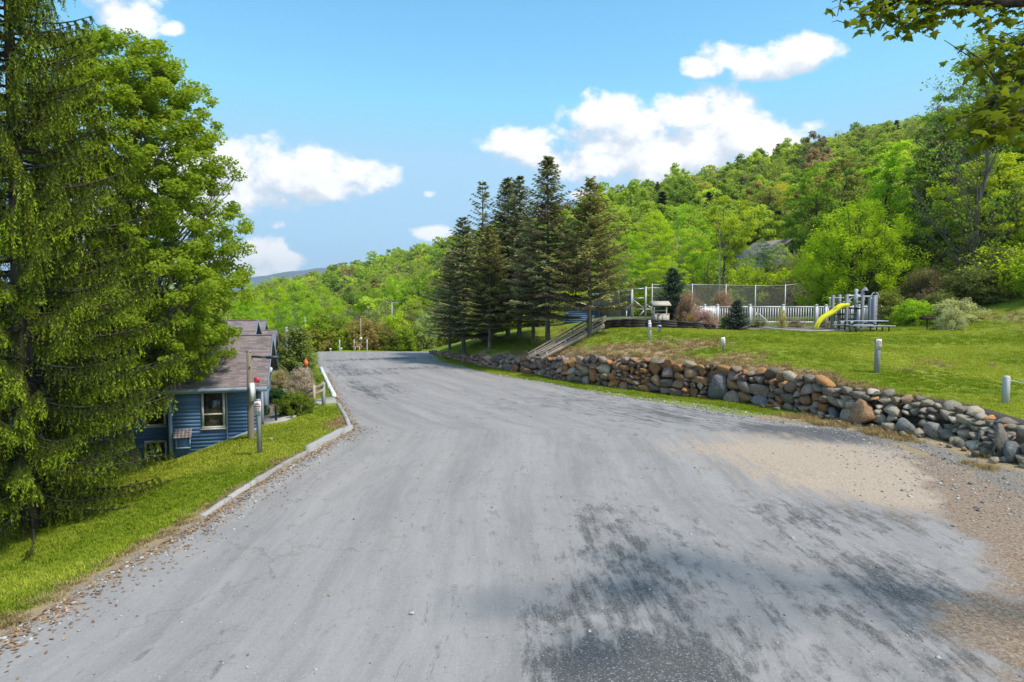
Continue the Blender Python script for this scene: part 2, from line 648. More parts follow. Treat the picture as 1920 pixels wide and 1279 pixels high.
# ---- ground material
gm, t, out = material("ground_grass_and_earth")
pos = t.new('ShaderNodeNewGeometry').outputs['Position']
dry = t.attr('dry')
woods = t.attr('woods')
dirt = t.attr('dirt')
mulch = t.attr('mulch')
n1 = t.noise(pos, 0.35, 4, .6)
n2 = t.noise(pos, 3.5, 5, .65)
n3 = t.noise(pos, 28, 4, .7)
gr = t.mix(t.ramp(n1, .35, .65), (.170, .240, .016), (.300, .345, .040))
gr = t.mix(t.ramp(n2, .45, .75), gr, (.28, .28, .06))
gr = t.mix(t.ramp(n3, .35, .7), t.mix(.45, gr, (.07, .11, .008)), gr)
dn = t.math('ADD', dry, t.math('MULTIPLY', t.math('SUBTRACT', n2, .5), .9))
strw = t.mix(n3, (.22, .145, .065), (.50, .385, .22))
colr = t.mix(t.ramp(dn, .3, .75), gr, strw)
dd = t.math('ADD', dirt, t.math('MULTIPLY', t.math('SUBTRACT', n2, .5), .8))
colr = t.mix(t.ramp(dd, .35, .65), colr, t.mix(t.ramp(t.noise(pos, 45, 4, .75), .38, .62), (.11, .085, .065), (.40, .345, .285)))
mu = t.mix(n3, (.06, .04, .035), (.34, .28, .26))
colr = t.mix(t.ramp(t.math('ADD', mulch, t.math('MULTIPLY', t.math('SUBTRACT', n2, .5), .3)), .4, .6), colr, mu)
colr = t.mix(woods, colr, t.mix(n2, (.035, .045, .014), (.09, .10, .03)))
hh = t.math('ADD', t.math('MULTIPLY', n3, .5), n2)
principled(t, out, colr, .95, t.bump(hh, .5, .08), spec=.1)

ground = mb.build("ground", gm, smooth=True)
tag(ground, kind='structure')
put_attr(ground.data, 'dry', dryness(X, Y))
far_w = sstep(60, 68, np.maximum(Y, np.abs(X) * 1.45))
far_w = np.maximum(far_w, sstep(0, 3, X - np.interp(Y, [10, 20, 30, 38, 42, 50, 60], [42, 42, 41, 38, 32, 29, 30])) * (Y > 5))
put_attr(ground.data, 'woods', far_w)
strip = (dW < 0) * (X > RIGHT(Y))
right_dirt = strip * sstep(25.5, 20.0, Y) * sstep(-.2, -1.1, dW) + 0 * X
left_dirt = sstep(.45, .05, LEFT(Y) - X) * (X < LEFT(Y) + 1) * sstep(60, 50, Y)
put_attr(ground.data, 'dirt', np.clip(right_dirt + left_dirt * .55 + strip * sstep(1.0, .1, X - RIGHT(Y)) * .55, 0, 1))
pgm = np.exp(-(((X - 19.0) / 6.2) ** 4 + ((Y - 45.8) / 2.3) ** 4))
bed = np.exp(-(((X - 11.6) / 3.6) ** 4 + ((Y - 45.2) / 1.6) ** 4))
lbed = np.exp(-(((X + 10.4) / 1.5) ** 4 + ((Y - 29.3) / 2.1) ** 4)) + np.exp(-(((X + 12.6) / 1.6) ** 4 + ((Y - 35.0) / 4.6) ** 4))
put_attr(ground.data, 'mulch', np.clip(pgm + bed + lbed, 0, 1))

# ------------------------------------------------------------------ road / parking lot
ry = [-3.0]
while ry[-1] < ROAD_END:
    ry.append(ry[-1] + (0.09 if 6 < ry[-1] < 24 else 0.16 if ry[-1] < 40 else .25))
ry = np.array(ry)
NXR = 190
uu_ = np.linspace(0, 1, NXR)
U_, YR = np.meshgrid(uu_, ry)
jl = (fbm(ry, ry * 0, 5, .8, 3) - .5) * .5 * sstep(30, 20, ry)
jr = (fbm(ry, ry * 0 + 9, 6, .6, 3) - .5) * .8
Lx, Rx = LEFT(ry) - .28 + jl, RIGHT(ry) + .45 + jr
XR = Lx[:, None] + (Rx - Lx)[:, None] * U_
eL, eR = XR - Lx[:, None], Rx[:, None] - XR
ZR = 0.012 * np.sin(XR * .35) + (fbm(XR, YR, 9, .35, 3) - .5) * .05 - .09 * sstep(.35, 0, np.minimum(eL, eR))
ZR += 0.0
mb = MB()
mb.add(np.stack([XR, YR, ZR], -1).reshape(-1, 3), grid_faces(len(ry), NXR))


def blob(px, py, rx, ry_, p=2.0, ang=0.0):
    c = G(px, py)
    ca, sa = math.cos(ang), math.sin(ang)
    dx, dy = XR - c.x, YR - c.y
    a = (dx * ca + dy * sa) / rx
    b = (-dx * sa + dy * ca) / ry_
    return np.exp(-(np.abs(a) ** p + np.abs(b) ** p))


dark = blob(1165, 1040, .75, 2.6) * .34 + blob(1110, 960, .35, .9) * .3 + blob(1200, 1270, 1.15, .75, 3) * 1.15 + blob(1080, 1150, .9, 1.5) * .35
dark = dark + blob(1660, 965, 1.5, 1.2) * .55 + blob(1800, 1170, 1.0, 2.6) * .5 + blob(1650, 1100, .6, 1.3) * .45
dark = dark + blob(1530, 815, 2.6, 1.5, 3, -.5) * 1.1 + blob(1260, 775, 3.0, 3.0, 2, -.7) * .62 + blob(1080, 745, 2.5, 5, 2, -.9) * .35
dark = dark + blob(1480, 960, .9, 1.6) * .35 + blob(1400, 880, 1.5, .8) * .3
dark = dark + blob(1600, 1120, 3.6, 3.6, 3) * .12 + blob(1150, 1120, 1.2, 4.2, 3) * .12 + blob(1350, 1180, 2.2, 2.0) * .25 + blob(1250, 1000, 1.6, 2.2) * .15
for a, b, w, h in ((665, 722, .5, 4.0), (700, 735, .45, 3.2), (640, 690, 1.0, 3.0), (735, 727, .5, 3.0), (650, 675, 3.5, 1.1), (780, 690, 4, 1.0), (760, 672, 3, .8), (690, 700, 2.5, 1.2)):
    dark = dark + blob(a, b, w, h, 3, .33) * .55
sand = blob(1600, 880, 3.1, 2.2) * 1.15 + blob(1750, 925, 2.3, 2.0) * .9 + blob(1460, 840, 3.6, 1.3) * .8 + blob(1400, 815, 2.0, .8) * .5
brown = sstep(2.9, .1, eR) * sstep(26, 17, YR) + sstep(.75, .05, eR) * .8
brown = brown + blob(1840, 925, 1.8, 1.5) * .55 + .98 * sstep(-.4, 1.6, XR + (fbm(XR, YR, 81, .6, 4) - .5) * 2.2 - np.interp(YR, [-3, 8, 14, 18], [4.5, 4.9, 8.6, 11.4])) * sstep(20, 14, YR)
brownl = sstep(1.0, .05, eL) * sstep(33, 25, YR) + .7 * sstep(.9, .1, eL) * (YR > 27)
latc = XR - (LEFT(YR) + RIGHT(YR)) / 2
road = mb.build("road", None, smooth=True)
tag(road, kind='structure')
for nme, v in (('dark', np.clip(dark, 0, 1.3)), ('sand', np.clip(sand, 0, 1)), ('brown', np.clip(brown, 0, 1)), ('brownl', np.clip(brownl, 0, 1)), ('lat', latc), ('along', YR)):
    put_attr(road.data, nme, v)

rm, t, out = material("worn_gravelly_asphalt")
pos = t.new('ShaderNodeNewGeometry').outputs['Position']
cx = t.new('ShaderNodeCombineXYZ')
t.l.new(t.attr('lat'), cx.inputs[0])
t.l.new(t.attr('along'), cx.inputs[1])
flow = cx.outputs[0]


def stretch(v, s):
    return t.vmath('MULTIPLY', v, s)


warp = t.vmath('ADD', flow, t.vmath('MULTIPLY', t.noise(pos, .5, 3, .5, out=1), (.22, 1.2, 0)))
s1 = t.noise(stretch(warp, (1.0, .08, 1)), 1.0, 5, .6)
s2 = t.noise(stretch(warp, (3.4, .24, 1)), 1.0, 6, .68)
s3 = t.noise(stretch(warp, (10, 1.5, 1)), 1.0, 5, .7)
cl = t.noise(pos, .28, 4, .6)
fine = t.noise(pos, 60, 3, .75)
fine2 = t.noise(pos, 17, 4, .7)
vor = t.new('ShaderNodeTexVoronoi', feature='F1')
vor.inputs['Scale'].default_value = 62
t.l.new(pos, vor.inputs['Vector'])
vcol = vor.outputs['Color']
vbw = t.new('ShaderNodeSeparateColor')
t.l.new(vcol, vbw.inputs[0])
speck = vbw.outputs[0]
v2 = t.new('ShaderNodeTexVoronoi', feature='F1')
v2.inputs['Scale'].default_value = 34
t.l.new(pos, v2.inputs['Vector'])
vb2 = t.new('ShaderNodeSeparateColor')
t.l.new(v2.outputs['Color'], vb2.inputs[0])
base = t.mix(t.ramp(s1, .30, .70), (.262, .238, .226), (.362, .328, .308))
base = t.mix(t.ramp(s2, .36, .70, 0, .5), base, (.41, .374, .350))
base = t.mix(t.ramp(s3, .58, .80, 0, .30), base, (.17, .165, .16))
base = t.mix(t.ramp(cl, .52, .72, 0, .28), base, (.19, .184, .178))
# bare dark binder where the grit has been swept off
brk = t.noise(stretch(warp, (2.2, 1.1, 1)), 1.3, 8, .78)
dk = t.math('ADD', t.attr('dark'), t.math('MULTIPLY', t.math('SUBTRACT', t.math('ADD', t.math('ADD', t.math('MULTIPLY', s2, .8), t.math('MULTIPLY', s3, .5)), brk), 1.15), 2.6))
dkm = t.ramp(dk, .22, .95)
dcol = t.mix(t.ramp(speck, .72, 1.0), (.062, .059, .057), (.23, .22, .21))
dcol = t.mix(t.ramp(fine2, .40, .75, 0, .6), dcol, (.16, .158, .16))
mott = t.math('MULTIPLY', t.ramp(t.math('ADD', t.math('MULTIPLY', brk, .6), t.math('MULTIPLY', t.noise(pos, 9, 5, .75), .45)), .50, .66), t.ramp(t.attr('lat'), -4, 5, .22, .50))
base = t.mix(mott, base, t.mix(t.ramp(fine2, .35, .7), (.13, .122, .115), (.26, .245, .228)))
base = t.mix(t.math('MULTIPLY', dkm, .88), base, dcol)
# sand washed across
sd = t.math('ADD', t.attr('sand'), t.math('MULTIPLY', t.math('SUBTRACT', t.math('ADD', t.math('MULTIPLY', s2, .6), t.math('MULTIPLY', brk, .6)), .6), 2.2))
scol = t.mix(t.ramp(fine2, .3, .7), (.37, .275, .195), (.58, .445, .325))
base = t.mix(t.math('MULTIPLY', t.ramp(sd, .15, .85), .92), base, scol)
br = t.math('ADD', t.attr('brown'), t.math('MULTIPLY', t.math('SUBTRACT', t.noise(pos, 1.4, 5, .65), .5), 1.3))
bcol = t.mix(t.ramp(fine2, .3, .75), (.17, .108, .066), (.42, .30, .205))
bcol = t.mix(t.ramp(vb2.outputs[0], .86, 1.0), bcol, (.36, .33, .29))
base = t.mix(t.ramp(br, .3, .8), base, bcol)
bl = t.math('ADD', t.attr('brownl'), t.math('MULTIPLY', t.math('SUBTRACT', t.noise(pos, 2.0, 5, .7), .5), 1.5))
base = t.mix(t.ramp(bl, .35, .85), base, t.mix(fine2, (.15, .095, .055), (.42, .30, .20)))
# stones in the grit, light and dark grains
base = t.mix(t.ramp(speck, .90, .99, 0, .45), base, (.46, .45, .45))
base = t.mix(t.ramp(t.noise(pos, 23, 3, .6), .60, .72, 0, .35), base, (.13, .128, .125))
base = t.mix(t.ramp(fine, .3, .7, 0, .22), base, t.mix(1.0, base, (.55, .55, .55), 'MULTIPLY'))
# cracks
wv = t.vmath('ADD', pos, t.vmath('SCALE', t.noise(pos, 1.3, 4, .6, out=1), scale=1.1))
vc = t.new('ShaderNodeTexVoronoi', feature='DISTANCE_TO_EDGE')
vc.inputs['Scale'].default_value = .17
t.l.new(stretch(wv, (1.0, .75, 1)), vc.inputs['Vector'])
ck = t.math('MULTIPLY', t.ramp(vc.outputs[0], .0015, .005, 1, 0), t.ramp(t.noise(pos, .22, 2, .5), .46, .58))
base = t.mix(t.math('MULTIPLY', ck, .22), base, (.06, .058, .055))
hgt = t.math('ADD', t.math('MULTIPLY', fine2, .5), t.math('MULTIPLY', speck, t.math('ADD', .25, dkm)))
hgt = t.math('ADD', hgt, t.math('MULTIPLY', s3, .6))
principled(t, out, base, t.ramp(dkm, 0, 1, .92, .72), t.bump(hgt, .55, .018), spec=.25)
road.data.materials.append(rm)
# ------------------------------------------------------------------ materials of built things
def stone_mat(name, vertex):
    m, t, out = material(name)
    co = t.new('ShaderNodeTexCoord').outputs['Object']
    oi = t.new('ShaderNodeObjectInfo')
    if vertex:
        c = t.new('ShaderNodeAttribute', attribute_name='scol').outputs['Color']
        co = t.new('ShaderNodeNewGeometry').outputs['Position']
    else:
        c = oi.outputs['Color']
        co = t.vmath('ADD', co, t.vmath('SCALE', oi.outputs['Location'], scale=3.0))
    n1 = t.noise(co, 5, 5, .62)
    n2 = t.noise(co, 19, 5, .7)
    n3 = t.noise(co, 60, 3, .7)
    k = t.mix(t.ramp(n2, .3, .72), t.mix(1.0, c, (.45, .45, .47), 'MULTIPLY'), t.mix(1.0, c, (1.35, 1.33, 1.3), 'MULTIPLY'))
    k = t.mix(t.ramp(n1, .55, .74, 0, .55), k, (.40, .39, .36))
    k = t.mix(t.ramp(n1, .42, .28, 0, .45), k, (.10, .11, .085))
    k = t.mix(t.ramp(n3, .62, .80, 0, .5), k, (.50, .50, .47))
    h = t.math('ADD', t.math('MULTIPLY', n1, 1.2), t.math('ADD', n2, t.math('MULTIPLY', n3, .35)))
    principled(t, out, k, .88, t.bump(h, .8, .035), spec=.25)
    return m


M_STONE = stone_mat("fieldstone", False)
M_STONEV = stone_mat("fieldstone_rubble", True)
M_SOIL = simple("packed_soil", (.055, .042, .032), .95, .4, 5, .6)
M_GREYWOOD = simple("weathered_grey_timber", (.30, .285, .265), .85, .3, 3, .35, (12, 12, .8))
M_TANWOOD = simple("weathered_tan_timber", (.40, .31, .235), .85, .3, 3, .35, (8, 8, .9))
M_DARKTIMBER = simple("dark_creosoted_timber", (.062, .045, .042), .85, .4, 3, .4, (.8, 6, 6))
M_BROWNPOST = simple("old_brown_pole", (.20, .155, .12), .85, .35, 3, .5, (9, 9, .7))
M_METALGREY = simple("galvanised_metal", (.42, .42, .42), .45, .15, 5, .1, metal=.4)
M_POSTGREY = simple("grey_painted_post", (.33, .32, .34), .6, .15, 4, .15, (6, 6, 1))
M_POSTLIGHT = simple("pale_grey_post", (.55, .54, .57), .6, .12, 4, .15, (6, 6, 1))
M_WHITE = simple("white_vinyl", (.72, .70, .68), .5, .06, 4, .05)
M_SIGNWHITE = simple("white_sign_face", (.78, .77, .76), .45, .05, 4, .02)
M_RED = simple("red_print", (.55, .04, .06), .5, .1, 4, .02)
M_PINK = simple("faded_red_print", (.62, .25, .27), .5, .1, 4, .02)
M_BLACK = simple("black_paint", (.02, .02, .022), .5, .3, 5, .1)
M_CONC = simple("old_concrete", (.38, .355, .33), .9, .22, 5, .4, dirt=(.28, .25, .22))
M_KERBWOOD = simple("bleached_kerb_timber", (.46, .44, .41), .85, .3, 3, .6, (1, 7, 7), dirt=(.25, .23, .2))
M_KERBWHITE = simple("flaking_white_kerb_paint", (.74, .73, .71), .7, .1, 6, .3, dirt=(.42, .4, .38))
M_BLUE = simple("blue_painted_clapboard", (.105, .200, .370), .6, .22, 3, .15, (.6, 8, 8))
M_BLUEPALE = simple("pale_blue_painted_board", (.19, .29, .40), .6, .15, 4, .1)
M_BLUEGREY = simple("blue_grey_trim", (.25, .30, .36), .6, .12, 4, .1)
M_BLUESHADE = simple("shade_darkened_blue", (.03, .08, .15), .5, .2, 4, .1)  # the wall's blue darkened, shade put into the colour
M_CREAM = simple("cream_window_trim", (.62, .57, .49), .55, .08, 4, .05)
M_YELLOW = simple("yellow_plastic", (.80, .72, .010), .35, .06, 3, .05)
M_PLAYGREY = simple("purple_grey_playground_timber", (.30, .285, .34), .7, .22, 4, .2, (5, 5, 1))
M_PLAYMETAL = simple("light_playground_rail", (.55, .56, .60), .4, .1, 4, .05, metal=.2)
M_TABLE = simple("blue_grey_table_plank", (.46, .50, .56), .6, .14, 4, .15, (1, 8, 8))
M_TABLELEG = simple("dark_table_frame", (.035, .05, .05), .5, .2, 4, .1)
M_GRILL = simple("rusty_grill_box", (.075, .022, .018), .8, .45, 9, .4)
M_BEIGE = simple("beige_cladding", (.50, .43, .35), .75, .14, 4, .2, (7, 7, 1))
M_ORANGE = simple("orange_plastic", (.85, .16, .03), .5, .1, 4, .1)
M_SHEDBLUE = simple("blue_shed_board", (.085, .16, .34), .6, .15, 3, .15, (.6, 8, 8))
M_HOUSEGREY = simple("pale_grey_house_siding", (.40, .41, .40), .7, .1, 3, .1)


def glass_mat():
    m, t, out = material("dark_window_glass")
    co = t.new('ShaderNodeTexCoord').outputs['Object']
    n = t.noise(co, 2.2, 3, .5)
    c = t.mix(t.ramp(n, .35, .65), (.012, .014, .018), (.075, .065, .05))
    principled(t, out, c, .08, t.bump(n, .03, .01), spec=.7)
    return m


M_GLASS = glass_mat()


def shingle_mat():
    m, t, out = material("purple_brown_asphalt_shingle")
    co = t.new('ShaderNodeTexCoord').outputs['Object']
    ti = t.attr('tint')
    n = t.noise(co, 40, 3, .7)
    n0 = t.noise(co, .7, 3, .6)
    c = t.mix(ti, (.215, .168, .17), (.36, .30, .295))
    c = t.mix(t.ramp(n, .35, .7, 0, .4), c, (.10, .085, .09))
    c = t.mix(t.ramp(n0, .5, .75, 0, .3), c, (.32, .28, .27))
    principled(t, out, c, .92, t.bump(n, .5, .01), spec=.2)
    return m


M_SHINGLE = shingle_mat()

# ------------------------------------------------------------------ rocks
def ico(sub):
    import bmesh
    bm = bmesh.new()
    bmesh.ops.create_icosphere(bm, subdivisions=sub, radius=1.0)
    V = np.array([v.co[:] for v in bm.verts])
    F = np.array([[v.index for v in f.verts] for f in bm.faces])
    bm.free()
    return V, F


ICO1, ICO2 = ico(1), ico(2)


def rock_shape(seed, sub=2, cuts=14, sharp=.80):
    V, F = (ICO2 if sub == 2 else ICO1)
    rg = np.random.RandomState(seed)
    V = np.sign(V) * np.abs(V) ** .62
    for _ in range(cuts):
        n = rg.normal(size=3)
        n /= np.linalg.norm(n)
        k = rg.uniform(.44, .74)
        d = V @ n
        V = V - np.where(d > k, (d - k) * .92, 0)[:, None] * n
    V += rg.normal(size=V.shape) * .012
    V /= np.abs(V).max(0)
    return V, F


ROCKS = [rock_shape(100 + i) for i in range(14)]
_V, _F = rock_shape(777, 2, 12)
_V = _V.copy()
_V[:, 0] *= 1 - .30 * (_V[:, 2] + 1)
_V[:, 0] += .12 * (_V[:, 2] + 1)
ROCKS.append((_V, _F))
ROCK_ME = []
for i, (V, F) in enumerate(ROCKS):
    m_ = MB().add(V * .5, F)
    ROCK_ME.append(m_.mesh("stone_shape", M_STONE, smooth=False))


def wall_pt(s):
    return np.interp(s, WS, WP[:, 0]), np.interp(s, WS, WP[:, 1])


GREYS = [(.25, .222, .190), (.18, .162, .145), (.31, .278, .232), (.14, .130, .120), (.28, .242, .185), (.21, .198, .160), (.35, .32, .27)]
BROWNS = [(.30, .17, .095), (.34, .19, .085), (.28, .185, .125), (.22, .165, .13), (.33, .20, .115), (.20, .16, .155), (.26, .22, .20), (.36, .185, .085), (.18, .15, .15)]
PURPS = [(.27, .20, .195), (.32, .24, .22), (.24, .19, .20), (.36, .28, .25), (.20, .17, .18), (.34, .17, .12)]


def stone_colour(s, rg):
    a = sstep(19, 25, s)      # arc length grows towards the camera
    b = sstep(32, 38, s)
    r = rg.random()
    pool = PURPS if r > a else (BROWNS if rg.random() > b * .93 else GREYS)
    c = rg.choice(pool)
    if pool is BROWNS and rg.random() < .12:
        c = rg.choice(GREYS)
    k = rg.uniform(.9, 1.5)
    w_ = (1.12, 1.0, .84) if s < 37 else (1.25, 1.16, 1.02)
    return tuple(x * k * q_ for x, q_ in zip(c, w_))


wall = empty("stone_retaining_wall", (float(WP[9][0]), float(WP[9][1]), 0), 0, "long dry-stone retaining wall of rough boulders beside the road", "stone wall")
wl = np.array(wall.location)
STONES = []      # (screen size, pos, scale, rot, colour)
rg = random.Random(5)
BIG = [  # s found from a photo foot position; size along, height, colour, lift
    (1348, 750, 1.05, 1.38, .75, (.20, .195, .20)), (1120, 722, .55, .95, .5, (.42, .20, .09)), (1610, 799, .98, .98, .8, (.42, .24, .125)),
    (1873, 862, .42, 1.02, .5, (.28, .25, .20)), (1245, 741, .72, .42, .55, (.26, .20, .16)), (1425, 762, .8, .52, .6, (.25, .235, .23)),
    (1512, 776, .62, .38, .5, (.42, .30, .22)), (876, 683, .5, .6, .5, (.42, .17, .12)), (1170, 730, .6, .45, .5, (.42, .24, .15)), (1790, 822, .62, .6, .6, (.33, .30, .27)),
    (1700, 812, .72, .62, .6, (.25, .245, .22)), (1560, 786, .62, .52, .5, (.20, .205, .20)), (1895, 868, .6, .75, .6, (.19, .19, .18))]
taken = []
for px, py, w, h, dp, c in BIG:
    q = G(px, py)
    _, s = wall_dist(np.array([q.x]), np.array([q.y]))
    taken.append((float(s[0]), w, h, dp, c))


def wall_frame(s):
    x, y = wall_pt(s)
    x2, y2 = wall_pt(s + .3)
    x1, y1 = wall_pt(s - .3)
    tx, ty = x2 - x1, y2 - y1
    L = math.hypot(tx, ty)
    tx, ty = tx / L, ty / L
    return x, y, tx, ty, -ty, tx      # tangent, normal towards the lawn


def put_stone(s, zc, w, h, dp, off, c, rg):
    x, y, tx, ty, nx, ny = wall_frame(s)
    ang = math.atan2(ty, tx)
    STONES.append((w * h / (x * x + y * y), (float(x + nx * off), float(y + ny * off), zc), (w, dp, h),
                   (rg.uniform(-.12, .12), rg.uniform(-.22, .22), ang + rg.uniform(-.25, .25)), c, rg.randrange(14)))


for s, w, h, dp, c in taken:
    top = float(wall_top(s))
    put_stone(s, h * .46, w * 1.12, h * 1.1, dp, .10, c, rg)
    if w == 1.05:
        q_ = STONES[-1]
        STONES[-1] = (q_[0], q_[1], (1.3, .8, 1.5), (0, .05, q_[3][2]), q_[4], 14)
    else:
        q_ = STONES[-1]
        STONES[-1] = (*q_[:3], (q_[3][0], q_[3][1] * 2.2, q_[3][2]), *q_[4:])
s_end = float(WS[-3])
z = 0.0
level = np.zeros(2400)      # filled height along the wall, 2.5 cm bins
BIN = s_end / 2400
for s, w, h, dp, c in taken:
    a, b = int((s - w * .42) / BIN), int((s + w * .42) / BIN)
    level[max(0, a):b] = h * .95
guard = 0
while guard < 6000:
    guard += 1
    ss = (np.arange(2400) + .5) * BIN
    gap = wall_top(ss) - level
    ok = gap > .10
    if not ok.any():
        break
    i = int(np.argmin(np.where(ok, level, 9)))
    s0 = ss[i]
    # width of the step at this level
    j = i
    while j + 1 < 2400 and abs(level[j + 1] - level[i]) < .07 and ok[j + 1]:
        j += 1
    avail = (j - i + 1) * BIN
    far = sstep(24, 12, s0)
    w = rg.uniform(.30, .72) * (1 - .25 * float(far)) * (1 - .30 * float(sstep(35, 39, s0)))
    if rg.random() < .2:
        w *= 1.25
    if avail < w * 1.35:
        w = avail
    w = max(w, .08)
    h = min(w * rg.uniform(.55, .85), .48, float(gap[i]) + .12)
    h = max(h, min(.14, float(gap[i]) + .05), .10)
    n = max(1, int(w / BIN))
    sm = s0 + w / 2
    zc = float(level[i:i + n].mean()) + h / 2
    if w > .1:
        lean = .14 * zc + .08
        slope = float(sstep(36, 40.5, sm)) * .55
        put_stone(sm, zc, w * 1.24, h * 1.36, rg.uniform(.45, .7), lean + slope * zc + rg.uniform(-.06, .07), stone_colour(sm, rg), rg)
    level[i:i + n] = float(level[i:i + n].mean()) + h
# rubble at the foot of the near end and loose stones
for k in range(60):
    s = rg.uniform(33.5, s_end - 2)
    w = rg.uniform(.14, .34)
    x, y, tx, ty, nx, ny = wall_frame(s)
    o = -rg.uniform(.05, .5) if rg.random() < .75 else rg.uniform(.9, 1.4)
    zb = .05 if o < 0 else gh(x + nx * o, y + ny * o) + .03
    put_stone(s, zb + w * .2, w, w * .7, w * .8, o, stone_colour(s, rg), rg)
STONES.sort(key=lambda q: -q[0])
for i, (_, p, sc_, ro, c, v) in enumerate(STONES[:295]):
    o = bpy.data.objects.new("stone", ROCK_ME[v])
    o.location = np.array(p) - wl
    o.scale = sc_
    o.rotation_euler = ro
    o.color = (*c, 1)
    link(o, wall)
mb = MB()
cols = []
for _, p, sc_, ro, c, v in STONES[295:]:
    V, F = ROCKS[v]
    M = np.array(Euler(ro).to_matrix())
    V = (V * .5 * np.array(sc_)) @ M.T + np.array(p) - wl
    mb.add(V, F)
    cols.append(np.tile(np.array([*c, 1.0]), (len(V), 1)))
o = mb.build("far_stones", M_STONEV, wall, smooth=False)
o['kind'] = 'stuff'
a = o.data.attributes.new('scol', 'FLOAT_COLOR', 'POINT')
a.data.foreach_set('color', np.concatenate(cols).astype(np.float32).ravel())
# the packed earth behind the stones
mb = MB()
sv = np.arange(0.2, s_end - .3, .35)
rows = []
for s in sv:
    x, y, tx, ty, nx, ny = wall_frame(s)
    tp = float(wall_top(s)) - .10
    r0 = []
    sl = float(sstep(36, 40.5, s))
    for off, zz in ((.28 , -.2), (.34 + .5 * sl, tp * .5), (.42 + .1 * tp + .62 * sl, tp - .02), (.9 + .62 * sl, tp + .02), (1.1 + .62 * sl, -.2)):
        r0.append((x + nx * off - wl[0], y + ny * off - wl[1], zz))
    rows.append(r0)
mb.add(np.array(rows).reshape(-1, 3), grid_faces(len(sv), 5))
mb.build("earth_core", M_SOIL, wall, smooth=False)

# ------------------------------------------------------------------ kerbs
def kerb_piece(a, b, w, h, mat, name, label, cat, z0=0.0, lift=0.0):
    a, b = Vector(a), Vector(b)
    mb = MB()
    c = (a + b) / 2
    n = 7
    L = (b - a).length
    ang = math.atan2(b.y - a.y, b.x - a.x)
    V = []
    for i in range(n):
        x = -L / 2 + L * i / (n - 1)
        jj = [rnd.uniform(-.012, .012) for _ in range(4)]
        for (yy_, zz_), j in zip(((-w / 2, -.15), (-w / 2 + .01, h), (w / 2 - .01, h), (w / 2, -.15)), jj):
            V.append((x, yy_ + j, zz_ + j * .6))
    F = []
    for i in range(n - 1):
        for j in range(3):
            F.append((i * 4 + j, i * 4 + 4 + j, i * 4 + 5 + j, i * 4 + 1 + j))
    F += [(0, 1, 2, 3), ((n - 1) * 4 + 3, (n - 1) * 4 + 2, (n - 1) * 4 + 1, (n - 1) * 4)]
    mb.add(V, F)
    o = mb.build(name, mat)
    o.location = (c.x, c.y, z0 + lift)
    o.rotation_euler = (0, 0, ang)
    return tag(o, label, cat, 'kerb pieces along the left edge of the lot')


k1 = [G(380, 968), G(430, 934), G(480, 902), G(530, 872), G(576, 848)]
lb = ["lowest white-edged kerb length nearest the camera on the left lawn", "second kerb length up from the nearest, beside brown leaf litter",
      "third kerb length up from the nearest on the left lawn edge", "flush kerb length just below the raised bleached timber"]
for i in range(4):
    a, b = k1[i], k1[i + 1]
    d = (b - a) * .012
    kerb_piece(a + d, b - d, .13, .045 + .008 * i, M_CONC, "kerb", lb[i], "kerb")
kerb_piece(G(577, 846), G(643, 810), .18, .17, M_KERBWOOD, "kerb_timber", "raised bleached kerb timber at the bend of the left lawn", "kerb")
kerb_piece(G(643, 811), G(657, 803), .22, .12, M_KERBWOOD, "kerb_timber", "short broken kerb timber end at the lawn's outer corner", "kerb")
k2 = [G(655, 801), G(649, 785), G(640, 769), G(633, 758)]
lb = ["weathered kerb length just past the lawn corner", "middle kerb length between lawn corner and walkway", "kerb length ending at the concrete walkway"]
for i in range(3):
    a, b = k2[i], k2[i + 1]
    kerb_piece(a + (b - a) * .02, b - (b - a) * .02, .15, .08, M_CONC, "kerb", lb[i], "kerb")
k3 = [G(627, 745), G(619, 729), G(612, 714), G(606, 701), G(602, 691)]
lb = ["white painted kerb length nearest the walkway", "second white painted kerb length past the walkway", "third white painted kerb length past the walkway", "farthest white painted kerb length by the parking bays"]
for i in range(4):
    a, b = k3[i], k3[i + 1]
    kerb_piece(a + (b - a) * .03, b - (b - a) * .03, .18, .13, M_KERBWHITE, "kerb", lb[i], "kerb")

# concrete walkway from the lot to the house entrance
def slab(name, pts, h, mat, label, cat, lift=.03):
    """a thick slab following the ground under a list of (x, y) outline points"""
    mb = MB()
    n = len(pts)
    top = [(x, y, gh(x, y) + lift) for x, y in pts]
    bot = [(x, y, z - h) for x, y, z in top]
    V = top + bot
    c = np.mean(top, 0)
    V.append(tuple(c))
    F3 = [(i, (i + 1) % n, 2 * n) for i in range(n)]
    F4 = [(i, n + i, n + (i + 1) % n, (i + 1) % n) for i in range(n)]
    mb.add(V, F3)
    base = 0
    mb.f.append(np.array(F4))
    o = mb.build(name, mat)
    return tag(o, label, cat)


w0, w1 = G(631, 756), G(626, 746)
slab("walkway", [(w0.x, w0.y), (w1.x, w1.y), (-9.6, 29.3), (-9.3, 28.4)], .15, M_CONC, "short concrete walkway slab from the lot between the kerbs", "walkway", .06)
slab("walkway", [(-9.25, 25.2), (-8.5, 25.4), (-8.2, 27.4), (-8.6, 28.3), (-9.5, 28.3), (-9.95, 27.2)], .12, M_CONC, "grey paving pad at the blue house entrance porch", "walkway", .05)
slab("walkway", [(-11.2, 33.2), (-9.2, 34.6), (-9.5, 35.5), (-11.9, 34.2)], .12, M_CONC, "pale concrete path crossing behind the dry shrub", "walkway", .06)

